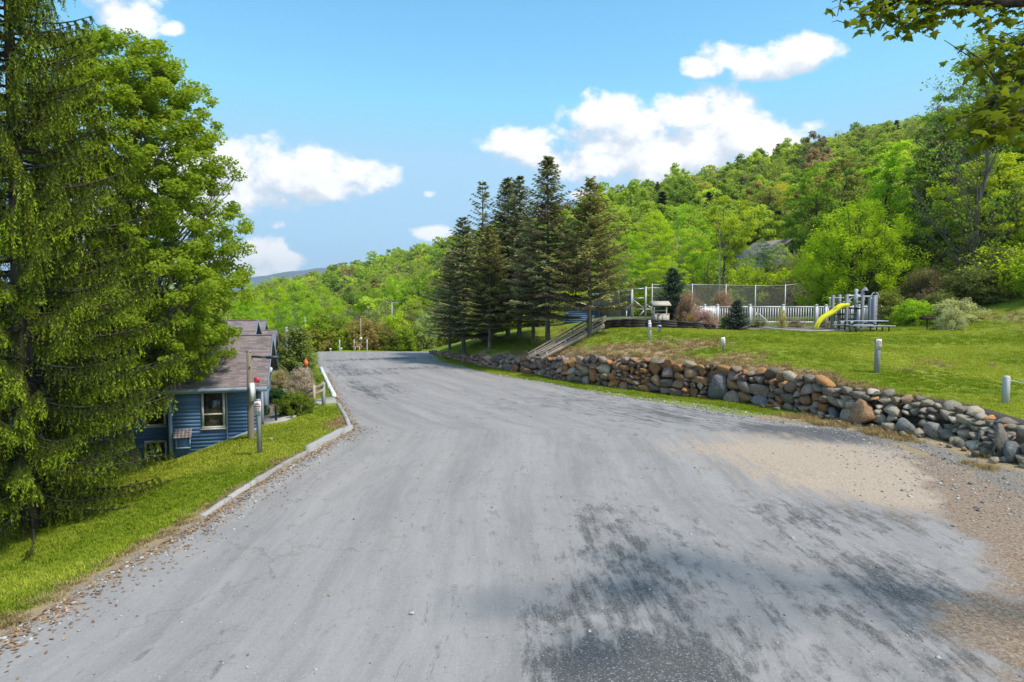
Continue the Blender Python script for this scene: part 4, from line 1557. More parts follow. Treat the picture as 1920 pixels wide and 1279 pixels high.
# wishing-well style planter
q = P(1238, 601, 44.2)
r = empty("wishing_well", (q.x, q.y, 2.86), .2, "beige clad wishing well with a small slanted roof beside the spruce", "wishing well")
for i in range(12):
    a_ = i * math.pi / 6
    mb = MB().box((0, 0, 0), (.36, .05, .78), rz=a_ + math.pi / 2)
    mb.build("cladding_board", M_BEIGE, r, (.66 * math.cos(a_), .66 * math.sin(a_), .38))
for i in range(6):
    a_ = i * math.pi / 3
    b_ = a_ + math.pi / 3
    MB().bar((.70 * math.cos(a_), .70 * math.sin(a_), .80), (.70 * math.cos(b_), .70 * math.sin(b_), .80), .12, .05).build("rim", M_BEIGE, r)
for sx in (-.62, .5):
    MB().bar((sx, 0, 0), (sx, 0, 1.55), .09, .09).build("post", M_BEIGE, r)
for s_ in (-1, 1):
    mb = MB()
    mb.bar((-.85, s_ * .26, 1.62), (.70, s_ * .26, 1.62), .60, .05, up=(0, s_ * .55, .83))
    mb.build("roof_panel", M_BEIGE, r)
MB().tube([(-.66, 0, 1.05), (.55, 0, 1.05)], .06, 8).build("windlass", M_GREYWOOD, r)
r.scale = (.82, .82, .82)

# ------------------------------------------------------------------ white picket pool fence
FS = [(P(1302, 603, 47.8)), (P(1321, 603, 48)), (P(1345, 604, 48)), (P(1406, 605, 47.4)), (P(1468, 605, 47.2)), (P(1530, 605, 47.0)), (P(1548, 605, 47)), (P(1610, 605, 47)), (P(1640, 605, 47))]
rt = empty("picket_fence", (FS[0].x, FS[0].y, 2.75), 0, "white vinyl picket fence around the pool terrace", "fence")
o0 = Vector(rt.location)
MPK = MB().box((0, 0, 0), (.055, .03, 1.08)).mesh("picket", M_WHITE)
MPO = MB().box((0, 0, .55), (.15, .15, 1.5)).box((0, 0, 1.32), (.19, .19, .05)).box((0, 0, 1.37), (.10, .10, .06)).mesh("post", M_WHITE)
for i, p in enumerate(FS):
    zg = 2.72
    o = bpy.data.objects.new("post", MPO)
    o.location = Vector((p.x, p.y, zg)) - o0
    link(o, rt)
    if i + 1 < len(FS):
        b = FS[i + 1]
        L = (b - p).length
        A, B = Vector((p.x, p.y, zg)) - o0, Vector((b.x, b.y, zg)) - o0
        for z_ in (1.21, .16):
            MB().bar(A + Vector((0, 0, z_)), B + Vector((0, 0, z_)), .05, .09).build("rail", M_WHITE, rt)
        n = max(2, int(L / .165))
        for k in range(1, n):
            o = bpy.data.objects.new("picket", MPK)
            o.location = A.lerp(B, k / n) + Vector((0, 0, .68))
            link(o, rt)
# solid white panel part at its left end
p = P(1310, 603, 48.3)
MB().box((0, 0, 0), (1.9, .05, 1.0)).build("solid_panel", M_SIGNWHITE, rt, Vector((p.x + .5, 48.4, 3.4)) - o0)

# pale fence panels behind the playground
rt = empty("slat_fence", (FS[-1].x - 1.2, 47.6, 2.7), 0, "pale vertical board fence behind the playground tower", "fence")
for i in range(15):
    MB().box((0, 0, 0), (.125, .03, 1.25)).build("board", M_CREAM if i % 4 == 1 else M_SIGNWHITE, rt, (.15 * i, 0, .7))
MB().box((0, 0, 0), (2.3, .05, .08)).build("rail", M_WHITE, rt, (1.05, .04, 1.2))

# white bracket rail / pool ladder in front of the fence
q = P(1432, 604, 46.4)
tag(MB().tube([(-.55, 0, .75), (-.5, 0, .95), (-.3, 0, .85), (.6, 0, .05)], .03, 6).build("pool_handrail", M_SIGNWHITE, None, (q.x, q.y, gh(q.x, q.y))), "bent white pool handrail in front of the picket fence", "handrail")

# ------------------------------------------------------------------ playground tower with yellow slide
PY = 44.6
pc = P(1600, 615, PY)
PGZ = gh(pc.x, pc.y)
rt = empty("playground_tower", (pc.x, pc.y, PGZ), 0, "purple-grey playground climbing tower with a yellow slide", "playground")


def pX(px, yy_=0.0):
    return P(px, 600, PY + yy_).x - pc.x


def pZ(py, yy_=0.0):
    return P(1600, py, PY + yy_).z - PGZ


posts = [(1560.5, 553, 0.0), (1573, 552, .7), (1586.5, 552, -.5), (1590, 552, 1.1), (1603.5, 556, .2), (1616, 542, -.3), (1630, 554, .3), (1638, 554, -.5), (1641, 553, 1.0)]
for px, py, yo in posts:
    MB().box((0, 0, 0), (.16, .16, 1)).build("post", M_PLAYGREY, rt, (pX(px, yo), yo, 0)).scale = (1, 1, 1)
    o = KIDS[rt.name][-1]
    h_ = pZ(py, yo)
    o.scale = (1, 1, h_ + .2)
    o.location.z = (h_ - .2) / 2
for (a, b, z_, w_, m_) in ((1586, 1605, 578, .9, M_TABLELEG), (1573, 1602, 589.5, 1.0, M_TABLELEG), (1604, 1617, 578.5, .9, M_TABLELEG), (1586, 1603, 599, .8, M_TABLELEG)):
    MB().box((0, 0, 0), (pX(b) - pX(a), w_, .10)).build("deck", m_, rt, ((pX(a) + pX(b)) / 2, .3, pZ(z_)))
for (a, b, y0_, yo) in ((1554, 1560, 559, 0), (1560, 1588, 558.5, .5), (1562, 1573, 570, .5), (1588, 1604, 566.5, .6), (1604, 1616, 566.5, .1), (1604, 1627, 554.5, 1.0), (1601, 1628, 556, -.3)):
    MB().tube([(pX(a), yo, pZ(y0_)), (pX(b), yo, pZ(y0_))], .035 if y0_ > 557 else .06, 6).build("hoop_rail", M_PLAYMETAL, rt)
MB().tube([(pX(1555.5), 0, pZ(559)), (pX(1555.5), 0, pZ(573))], .05, 6).build("hoop_rail", M_PLAYMETAL, rt)
MB().box((0, 0, 0), (.10, .10, pZ(556) - .1)).build("pole", M_PLAYMETAL, rt, (pX(1627), -.3, pZ(556) / 2))
for cx_, r_, z_ in ((1606, .30, 563), (1593, .28, 569), (1634, .26, 558)):
    th = np.linspace(0, math.pi, 9)
    MB().tube([(pX(cx_) + r_ * math.cos(a_), -.35, pZ(z_) + r_ * 1.3 * math.sin(a_)) for a_ in th], .028, 6).build("arch_rail", M_PLAYMETAL, rt)
for cx_ in (1634, 1629):
    MB().tube([(pX(cx_), -.4, 0), (pX(cx_), -.4, pZ(558))], .04, 6).build("pole", M_PLAYMETAL, rt)
for k in range(5):
    MB().bar((pX(1628), -.4, .35 + .3 * k), (pX(1638), -.4, .35 + .3 * k), .05).build("rung", M_PLAYMETAL, rt)
# little finial like a pawn on a post
MB().tube([(0, 0, 0), (0, 0, .35), (0, 0, .42), (0, 0, .62), (0, 0, .70)], [.10, .16, .07, .15, .04], 8).build("finial", M_PLAYMETAL, rt, (pX(1599.5), -.3, pZ(562)))
MB().tube([(0, 0, 0), (0, 0, .22)], [.2, .07], 8).build("hook", M_PLAYGREY, rt, (pX(1616), -.3, pZ(545)))
# slide: U profile swept along its curve
SL = [(1584.5, 573.5), (1578, 573.2), (1571, 574.5), (1564, 578.5), (1557, 584.5), (1548, 589.5), (1539, 594), (1531, 599.5), (1525.5, 606), (1522, 614), (1521, 617)]
ctr = np.array([(pX(a), -.25 - .05 * i, pZ(b)) for i, (a, b) in enumerate(SL)])
tt = np.linspace(0, len(ctr) - 1, 41)
ctr = np.stack([np.interp(tt, np.arange(len(ctr)), ctr[:, k]) for k in range(3)], 1)
for _ in range(3):
    ctr[1:-1] = (ctr[:-2] + 2 * ctr[1:-1] + ctr[2:]) / 4
prof = [(-.34, .20), (-.30, .22), (-.27, .04), (0, -.02), (.27, .04), (.30, .22), (.34, .20), (.30, -.04), (0, -.09), (-.30, -.04)]
V = []
for c in ctr:
    for a_, b_ in prof:
        V.append((c[0] + .10 * a_, c[1] + a_, c[2] + b_ - .05))
F = []
kp = len(prof)
for i in range(len(ctr) - 1):
    for j in range(kp):
        F.append((i * kp + j, i * kp + (j + 1) % kp, (i + 1) * kp + (j + 1) % kp, (i + 1) * kp + j))
MB().add(V, F).build("slide", M_YELLOW, rt, smooth=True)

# gravel edge curb of the play area
pts = [P(1410, 604, 45.6), P(1425, 608, 44.8), P(1450, 612.5, 43.8), P(1480, 616, 43.1), P(1520, 617.5, 42.8), P(1560, 618.5, 42.6), P(1600, 619, 42.5)]
o = MB().tube([(p.x, p.y, gh(p.x, p.y) + .02) for p in pts], .07, 6).build("play_area_edging", M_CONC)
tag(o, "curved pale edging strip round the playground gravel", "edging")

# ------------------------------------------------------------------ picnic table
q = P(1625, 621, 41.9)
zg = gh(q.x, q.y)
rt = empty("picnic_table", (q.x, q.y, zg), 0, "long blue-grey picnic table in front of the playground tower", "picnic table")
for k in range(4):
    MB().box((0, 0, 0), (2.7, .17, .045)).build("table_plank", M_TABLE, rt, (.0, .10 + k * .19, .66))
for s_, xo in ((-.42, .12), (1.18, -.14)):
    for k in range(2):
        MB().box((0, 0, 0), (2.7, .14, .045)).build("bench_plank", M_TABLE, rt, (xo, s_ + .15 * k - .07, .38))
for sx in (-1.0, 1.0):
    MB().bar((sx, .05, -.06), (sx, .12, .64), .06, .06).build("leg", M_TABLELEG, rt)
    MB().bar((sx, .75, -.06), (sx, .68, .64), .06, .06).build("leg", M_TABLELEG, rt)
    MB().bar((sx, -.55, .33), (sx, 1.35, .33), .05, .07).build("cross_bar", M_TABLELEG, rt)
    MB().bar((sx + .12 * (1 if sx < 0 else 1), -.44, -.06), (sx + .12, -.44, .35), .06, .06).build("leg", M_TABLELEG, rt)
    MB().bar((sx - .14, 1.2, -.06), (sx - .14, 1.2, .35), .06, .06).build("leg", M_TABLELEG, rt)
    MB().bar((sx * .95, .4, .30), (sx * .3, .4, .62), .04, .05).build("brace", M_TABLELEG, rt)

# ------------------------------------------------------------------ pedestal grill
q = P(1738, 618, 41.5)
rt = empty("grill", (q.x, q.y, gh(q.x, q.y)), 0, "dark red-brown box grill on a single pedestal by the bushes", "grill")
MB().tube([(0, 0, -.2), (0, 0, .62)], .045, 8).build("pedestal", M_TABLELEG, rt)
mb = MB()
mb.box((0, 0, .02), (.78, .40, .03)).box((0, .19, .10), (.78, .025, .16)).box((-.38, 0, .10), (.02, .36, .16)).box((.38, 0, .10), (.02, .36, .16)).box((0, -.19, .08), (.78, .025, .12))
fb = mb.build("fire_box", M_GRILL, rt, (0, 0, .62))
for k in range(7):
    MB().tube([(-.30 + .1 * k, -.18, .185), (-.30 + .1 * k, .18, .185)], .009, 6).build("grate_bar", M_BLACK, fb)

# ------------------------------------------------------------------ blue shed behind the last spruce
q = P(1088, 598, 55)
rt = empty("blue_shed", (q.x, q.y, gh(q.x, q.y)), 0, "small bright blue shed behind the rightmost spruce", "shed")
MB().box((0, 0, .65), (2.6, 2.0, 1.5)).build("wall", M_SHEDBLUE, rt)
for i in range(9):
    MB().box((0, 0, 0), (2.62, .02, .14)).build("board", M_SHEDBLUE, rt, (0, -1.015, .05 + .155 * i))
mb = MB()
V = [(-1.5, -1.2, 1.9), (1.5, -1.2, 1.05), (1.5, 1.2, 1.05), (-1.5, 1.2, 1.9), (-1.5, -1.2, 2.0), (1.5, -1.2, 1.15), (1.5, 1.2, 1.15), (-1.5, 1.2, 2.0)]
mb.add(V, BOXF)
MB().add([(-1.3, -1.0, 1.39), (1.3, -1.0, 1.39), (1.3, -1.0, 1.05), (-1.3, -1.0, 1.85)], [(0, 1, 3, 3)][:0] + [(0, 1, 3, 2)][:0] + [(0, 1, 3)]).build("gable", M_SHEDBLUE, rt) if False else None
mb.build("roof", M_SHINGLE, rt)
MB().bar((-1.5, -1.22, 1.93), (1.5, -1.22, 1.08), .04, .12).build("rake_board", M_BEIGE, rt)

# ------------------------------------------------------------------ grey house among the trees
q = P(1447, 500, 82)
rt = empty("grey_house", (q.x, q.y, 6.0), .35, "pale grey house half hidden among the trees on the hillside", "house")
MB().box((0, 0, .3), (6.0, 6.0, 6.2)).build("wall", M_HOUSEGREY, rt)
mb = MB()
V = []
for y_ in (-3.3, 3.3):
    V += [(-3.4, y_, 3.25), (0, y_, 5.4), (3.4, y_, 3.25), (3.4, y_, 3.1), (0, y_, 5.2), (-3.4, y_, 3.1)]
mb.add(V, [(0, 1, 7, 6), (1, 2, 8, 7), (2, 3, 9, 8), (3, 4, 10, 9), (4, 5, 11, 10), (5, 0, 6, 11), (0, 5, 4, 1), (1, 4, 3, 2), (6, 7, 10, 11), (7, 8, 9, 10)])
mb.build("roof", simple("old_brown_grey_roof", (.22, .19, .165), .95, .2, 3, .1), rt)
MB().add([(-3, -3.0, 3.35), (3, -3.0, 3.35), (0, -3.0, 5.2)], [(0, 1, 2)]).build("gable", M_HOUSEGREY, rt)
for x_, z_ in ((-1.5, 2.0), (1.4, 2.0), (-1.5, -.6), (1.4, -.6), (0, 4.0)):
    w_ = MB().box((0, 0, 0), (1.0, .08, 1.3)).build("window", M_SIGNWHITE, rt, (x_, -3.03, z_))
    MB().box((0, 0, 0), (.8, .03, 1.1)).build("pane", M_GLASS, w_, (0, -.045, 0))
MB().box((0, 0, 0), (2.6, 1.4, .15)).build("balcony", M_SIGNWHITE, rt, (-1.2, -3.7, .6))
# ------------------------------------------------------------------ foliage materials
def leaf_mat(name, mode='object', transl=.58, brown=(.17, .10, .055), tip=None, gloss=0.0, dark=.78, light=1.30):
    """leaves lit from both sides; 'tint' varies the tone leaf by leaf, below 0 it turns to dead brown"""
    m, t, out = material(name)
    if mode == 'object':
        c = t.new('ShaderNodeObjectInfo').outputs['Color']
    else:
        c = t.new('ShaderNodeAttribute', attribute_type='INSTANCER', attribute_name='gcol').outputs['Color']
    ti = t.attr('tint')
    lo = t.mix(1.0, c, (dark, dark, dark), 'MULTIPLY')
    hi = t.mix(1.0, c, (light * 1.06, light, light * .9), 'MULTIPLY') if tip is None else tip
    k = t.mix(t.ramp(ti, 0, 1, 0, 1, False), lo, hi)
    k = t.mix(t.ramp(ti, -1, 0, 1, 0, False), k, brown)
    d = t.new('ShaderNodeBsdfDiffuse')
    t.l.new(k, d.inputs['Color'])
    tr = t.new('ShaderNodeBsdfTranslucent')
    kt = t.mix(1.0, k, (1.15, 1.1, .55), 'MULTIPLY')
    t.l.new(kt, tr.inputs['Color'])
    mx = t.new('ShaderNodeMixShader')
    mx.inputs[0].default_value = transl
    t.l.new(d.outputs[0], mx.inputs[1])
    t.l.new(tr.outputs[0], mx.inputs[2])
    t.l.new(mx.outputs[0], out.inputs[0])
    return m


def bark_mat(name, a, b, scale=6):
    m, t, out = material(name)
    co = t.new('ShaderNodeTexCoord').outputs['Object']
    v = t.vmath('MULTIPLY', co, (1, 1, .18))
    n = t.noise(v, scale, 5, .7)
    n2 = t.noise(co, 1.2, 3, .6)
    c = t.mix(t.ramp(n, .35, .65), a, b)
    c = t.mix(t.ramp(n2, .5, .7, 0, .5), c, (.16, .17, .11))
    principled(t, out, c, .95, t.bump(n, .8, .03), spec=.1)
    return m


M_LEAF = leaf_mat("broad_leaves")
M_LEAFI = leaf_mat("broad_leaves_forest", 'inst')
M_NEEDLE = leaf_mat("spruce_needles", transl=.35, light=1.6, dark=.5, brown=(.20, .145, .105))
M_NEEDLEI = leaf_mat("spruce_needles_forest", 'inst', transl=.15)
M_NEEDLETIP = leaf_mat("spruce_needles_with_pale_tips", transl=.45, dark=.50, tip=(.52, .64, .045), brown=(.16, .12, .08))
M_GRASS = leaf_mat("grass_blades", 'inst', transl=.4, dark=.6, light=1.4)
M_BARK = bark_mat("grey_brown_bark", (.09, .075, .062), (.27, .235, .20))
M_BARKDARK = bark_mat("dark_bark", (.030, .025, .022), (.10, .085, .07))
M_BIRCH = bark_mat("pale_birch_bark", (.30, .29, .26), (.55, .53, .49), 3)


def rhombs(cen, nrm, dirv, ln, wd):
    """one 4-cornered leaf per centre: long axis dirv, face normal nrm"""
    s = np.cross(nrm, dirv)
    s /= np.linalg.norm(s, axis=1, keepdims=True) + 1e-9
    ln, wd = ln[:, None], wd[:, None]
    a = cen - dirv * ln * .5
    b = cen + s * wd * .5 + dirv * ln * .05
    c = cen + dirv * ln * .5
    d = cen - s * wd * .5 + dirv * ln * .05
    V = np.stack([a, b, c, d], 1).reshape(-1, 3)
    F = np.arange(len(cen) * 4).reshape(-1, 4)
    return V, F


def unit(a):
    return a / (np.linalg.norm(a, axis=-1, keepdims=True) + 1e-9)


def broadleaf(seed, H, Rm, base, prof, ncl, nlf, lsize, cl=.2, flat=.6, up=.8, nbr=60, trunk=.16, twig=3, stems=1, spread=.0, outer=.45, lean=0.0, tk=6):
    """(trunk+limbs, leaves): crown of leaf clumps hung on curved limbs, with gaps between the clumps"""
    rg = np.random.RandomState(seed)
    pz, pr = np.array(prof).T
    t_ = []
    while len(t_) < ncl:
        a = rg.uniform(0, 1)
        if rg.uniform(0, 1) < (np.interp(a, pz, pr) ** 1.3 + .12):
            t_.append(a)
    t_ = np.array(t_)
    an = rg.uniform(0, 2 * math.pi, ncl)
    rad = np.interp(t_, pz, pr) * Rm * rg.uniform(0, 1, ncl) ** outer * rg.uniform(.82, 1.08, ncl)
    z = base + t_ * (H - base)
    C = np.stack([rad * np.cos(an) + lean * (z / H) ** 2, rad * np.sin(an), z], 1)
    wood = MB()
    sts = []
    for k in range(stems):
        a_ = 2 * math.pi * k / max(stems, 1) + rg.uniform(0, 1)
        hh = np.linspace(0, 1, 9)
        off = spread * Rm * hh ** 1.3
        wob = np.cumsum(rg.normal(size=(9, 2)), 0) * .015 * H
        Pp = np.stack([off * math.cos(a_) + wob[:, 0] + lean * hh ** 2, off * math.sin(a_) + wob[:, 1], hh * H * .93 - .25 * (hh == 0)], 1)
        r0 = trunk / math.sqrt(stems) * (1 - hh) ** .8 + .012
        r0[0] *= 1.35
        wood.tube(Pp, r0, tk if stems < 3 else 5, cap=False)
        sts.append(Pp)
    idx = rg.permutation(ncl)[:nbr]
    for i in idx:
        Pp = sts[rg.randint(len(sts))]
        zt_ = max(base * .55, C[i, 2] - (rad[i] * rg.uniform(.5, 1.0) + .1 * H))
        j = np.interp(zt_, Pp[:, 2], np.arange(9))
        a = np.array([np.interp(j, np.arange(9), Pp[:, k]) for k in range(3)])
        e = C[i]
        m1 = a * .6 + e * .4 + np.array([0, 0, .05 * H * rg.uniform(-.3, .8)])
        tt = np.linspace(0, 1, 5)[:, None]
        pts = (1 - tt) ** 2 * a + 2 * tt * (1 - tt) * m1 + tt ** 2 * e
        r_ = max(.012, trunk * .28 * (1 - zt_ / H)) * np.linspace(1, .25, 5)
        wood.tube(pts, r_, 4, cap=False)
        for _ in range(twig):
            e2 = e + np.clip(rg.normal(size=3), -1.3, 1.3) * cl * Rm * .55 * np.array([1, 1, .6])
            wood.tube([pts[3], (pts[3] + e2) / 2 + rg.normal(size=3) * .03 * Rm, e2], [r_[3], r_[3] * .6, .006], 3, cap=False)
    n = ncl * nlf
    ci = np.repeat(np.arange(ncl), nlf)
    crs = cl * Rm * rg.uniform(.65, 1.3, ncl)[ci]
    d = rg.normal(size=(n, 3))
    d = unit(d) * rg.uniform(0, 1, (n, 1)) ** .45
    off = d * crs[:, None] * np.array([1, 1, flat])
    cen = C[ci] + off
    outd = cen - np.array([lean * .5, 0, base + (H - base) * .4])
    nr = unit(unit(outd) * .55 + np.array([0, 0, up]) + rg.normal(size=(n, 3)) * .65)
    dv = unit(np.cross(nr, unit(rg.normal(size=(n, 3)))))
    ln = lsize * rg.uniform(.65, 1.35, n)
    V, F = rhombs(cen, nr, dv, ln, ln * rg.uniform(.55, .85, n))
    tint = np.clip(rg.uniform(.0, 1.0, ncl)[ci] * .5 + rg.uniform(0, 1, n) * .5, 0, 1)
    leaves = MB().add(V, F, np.repeat(tint, 4))
    return wood, leaves


def conifer(seed, H, Rm, base, whorl=.45, per=8, droop=.25, up=.25, card=.24, dens=.14, pw=.85, dead=0.0, sparse_top=0.0, irregular=.18, trunk=.16, wid=.42, tipb=.35):
    """spruce: whorled limbs with flat sprays of needle cards; tint -1..0 dead, towards 1 at the tips"""
    rg = np.random.RandomState(seed)
    wood, lv = MB(), MB()
    hh = np.linspace(0, 1, 8)
    wood.tube(np.stack([np.cumsum(rg.normal(size=8)) * .01, np.cumsum(rg.normal(size=8)) * .01, hh * H - .25 * (hh == 0)], 1), trunk * (1 - hh) ** .9 + .01, 7, cap=False)
    z = base
    CE, NR, DV, LN, WD, TI = [], [], [], [], [], []
    while z < H - .1:
        t = (z - base) / (H - base)
        Lb = Rm * (1 - t) ** pw * (1.0 if t > .08 else .75) + .10
        if sparse_top and t > sparse_top:
            pr_ = max(3, int(per * .6))
        else:
            pr_ = per
        a0 = rg.uniform(0, 6.28)
        for k in range(pr_):
            L = Lb * rg.uniform(1 - irregular * 2, 1 + irregular)
            a = a0 + k * 6.283 / pr_ + rg.uniform(-.3, .3)
            n = max(5, int(L / dens))
            s = np.linspace(0, 1, n)
            rise = up * (t * 1.6) - droop * (1 - t)
            zz = z + rg.uniform(-.12, .12) + L * (rise * s + .18 * s ** 2.2)
            r = L * s
            c_, s_ = math.cos(a), math.sin(a)
            ax = np.stack([r * c_, r * s_, zz], 1)
            wood.tube(ax[::max(1, n // 4)], np.linspace(.03 * (1 - t) + .012, .006, len(ax[::max(1, n // 4)])), 3, cap=False)
            side = np.array([-s_, c_, 0])
            isdead = rg.uniform() < dead * (1 - t) * 1.6
            for sd in (-1, 1, 0):
                st = s > (.12 if not isdead else .1)
                m = st.sum()
                if m == 0:
                    continue
                sl = wid * L * (1 - s[st] * .72) * rg.uniform(.6, 1.15, m)
                if sd == 0:
                    sl = np.full(m, .18)
                for q in ((.25, .6, .95) if Lb > 1.0 else (.35, .85)):
                    cen = ax[st] + side * sd * (sl * q)[:, None] + np.array([c_, s_, 0]) * (sl * q * .55)[:, None]
                    cen[:, 2] -= sl * q * .22 + rg.uniform(-.03, .05, m)
                    dv = unit(side * sd * .8 + np.array([c_, s_, 0]) * .75 + rg.normal(size=(m, 3)) * .22 + np.array([0, 0, -.15]))
                    nr = unit(np.array([0, 0, 1.0]) + rg.normal(size=(m, 3)) * .45)
                    CE.append(cen)
                    NR.append(nr)
                    DV.append(dv)
                    ll = card * rg.uniform(.7, 1.4, m)
                    LN.append(ll)
                    WD.append(ll * rg.uniform(.22, .42, m))
                    tn = np.clip((s[st] * .6 + q * .5 - .35), 0, 1) * rg.uniform(.3, 1, m) + tipb * rg.uniform(0, 1, m) - .1
                    if isdead:
                        tn = rg.uniform(-1, -.5, m)
                    TI.append(np.clip(tn, -1, 1))
        z += whorl * rg.uniform(.8, 1.2) * (1 - .35 * t)
    CE, NR, DV = map(np.concatenate, (CE, NR, DV))
    LN, WD, TI = map(np.concatenate, (LN, WD, TI))
    V, F = rhombs(CE, NR, DV, LN, WD)
    lv.add(V, F, np.repeat(TI, 4))
    return wood, lv


ROUND = [(0, .35), (.15, .75), (.4, 1), (.65, .95), (.85, .65), (1, .2)]
TALL = [(0, .45), (.2, .8), (.45, 1), (.7, .85), (.9, .5), (1, .12)]
FOUNT = [(0, .5), (.15, .8), (.45, 1), (.7, .85), (.9, .5), (1, .2)]
UMB = [(0, .3), (.25, .6), (.55, .95), (.8, 1), (.93, .8), (1, .4)]
BUSH = [(0, .8), (.3, 1), (.6, .9), (.85, .6), (1, .25)]
PROTO = {}


def proto(name, wl_, wm, lm):
    w, l = wl_
    PROTO[name] = (w.mesh(name + "_trunk", wm, smooth=True), l.mesh(name + "_crown", lm))


proto('round', broadleaf(1, 10, 4.0, 2.2, ROUND, 130, 130, .20, cl=.17), M_BARKDARK, M_LEAF)
proto('tall', broadleaf(2, 14, 3.6, 3.0, TALL, 150, 120, .20, cl=.165, nbr=90), M_BARKDARK, M_LEAF)
proto('airy', broadleaf(3, 12, 3.4, 2.0, TALL, 210, 80, .15, cl=.15, nbr=110, trunk=.11), M_BIRCH, M_LEAF)
proto('fount', broadleaf(4, 10, 4.0, .8, FOUNT, 330, 100, .125, cl=.115, flat=1.3, up=.3, nbr=120, stems=6, spread=.45, trunk=.20, outer=.5), M_BARKDARK, M_LEAF)
proto('umbrella', broadleaf(5, 12, 3.8, 5.4, UMB, 95, 120, .18, cl=.18, flat=.42, nbr=70, trunk=.17), M_BARK, M_LEAF)
proto('thin', broadleaf(6, 9, 3.0, 1.2, TALL, 150, 24, .12, cl=.19, nbr=110, twig=6, trunk=.12), M_BARK, M_LEAF)
proto('bush', broadleaf(7, 3, 1.9, .15, BUSH, 70, 80, .15, cl=.24, flat=.8, nbr=40, stems=5, spread=.4, trunk=.07), M_BARKDARK, M_LEAF)
proto('twiggy', broadleaf(8, 3, 1.8, .1, BUSH, 110, 70, .10, cl=.24, flat=.9, nbr=90, twig=7, stems=6, spread=.6, trunk=.05), M_BARK, M_LEAF)
proto('dense', broadleaf(9, 12, 4.4, 1.2, ROUND, 230, 120, .18, cl=.14, nbr=110), M_BARKDARK, M_LEAF)
proto('yew', broadleaf(10, 1.2, .95, .05, BUSH, 90, 210, .070, cl=.2, flat=.9, up=.6, nbr=30, stems=4, spread=.3, trunk=.03), M_BARKDARK, M_LEAF)
proto('con_a', conifer(21, 12, 2.9, 2.3, dead=.12, per=9), M_BARK, M_NEEDLE)
proto('con_b', conifer(22, 12, 2.9, 2.2, dead=.30, droop=.30, whorl=.40, per=9), M_BARK, M_NEEDLE)
proto('con_c', conifer(23, 11, 2.5, .6, dead=.05, sparse_top=.6, pw=.8), M_BARK, M_NEEDLE)
proto('con_d', conifer(24, 10, 3.0, 2.0, dead=.42, pw=.75, droop=.10, irregular=.22, per=9), M_BARK, M_NEEDLE)
proto('con_s', conifer(25, 2.6, 1.3, .12, whorl=.15, per=10, droop=-.05, card=.13, dens=.085, trunk=.05, wid=.5, irregular=.10), M_BARKDARK, M_NEEDLE)
proto('pine', conifer(26, 2.9, 1.15, .15, whorl=.16, per=9, droop=-.35, up=.5, card=.15, dens=.08, trunk=.05, wid=.55, pw=.55, irregular=.12, tipb=.45), M_BARKDARK, M_NEEDLE)
PH = {'round': 10, 'tall': 14, 'airy': 12, 'fount': 10, 'umbrella': 12, 'thin': 9, 'bush': 3, 'twiggy': 3, 'dense': 12, 'yew': 1.2, 'con_a': 12, 'con_b': 12, 'con_c': 11, 'con_d': 10, 'con_s': 2.6, 'pine': 2.9}
PR = {'round': 4.4, 'tall': 3.9, 'airy': 3.6, 'fount': 4.2, 'umbrella': 4.2, 'thin': 3.2, 'bush': 2.1, 'twiggy': 2.0, 'dense': 4.8, 'yew': 1.1, 'con_a': 3.0, 'con_b': 2.7, 'con_c': 2.5, 'con_d': 2.9, 'con_s': 1.4, 'pine': 1.3}


WARM = (1.03, 1.0, 1.35)


def plant(name, kind, x, y, h, w, color, label, cat, group=None, z=None, rz=None, sink=.05):
    """a tree or shrub: Empty at its foot > trunk, crown; h height, w full width in metres"""
    z = gh(x, y) if z is None else z
    r = empty(name, (x, y, z - sink), rnd.uniform(0, 6.28) if rz is None else rz, label, cat, group)
    r.scale = (w / 2 / PR[kind], w / 2 / PR[kind], h / PH[kind])
    tm, cm = PROTO[kind]
    link(bpy.data.objects.new("trunk", tm), r)
    c = bpy.data.objects.new("crown", cm)
    c.color = (*(min(.62, q_ * 2.1 * WARM[k_]) for k_, q_ in enumerate(color)), 1)
    link(c, r)
    return r


def by_px(name, kind, px, ytop, D, wpx, color, label, cat, group=None, **kw):
    """height and width read off the photograph at distance D"""
    top = P(px, ytop, D)
    z = gh(top.x, D)
    return plant(name, kind, top.x, D, max(top.z - z, .5), wpx * D / 1280.0, color, label, cat, group, **kw)


# greens
LIME = (.215, .345, .012)
SPRING = (.185, .290, .016)
MIDG = (.120, .195, .018)
OLIVE = (.125, .150, .030)
DEEP = (.060, .105, .018)
YELG = (.220, .275, .018)
PALEG = (.22, .28, .085)
RUSSET = (.20, .125, .075)
SPRUCE = (.145, .160, .065)
SPRUCEY = (.185, .190, .050)
BLUESP = (.028, .052, .030)
GREYBR = (.17, .145, .115)

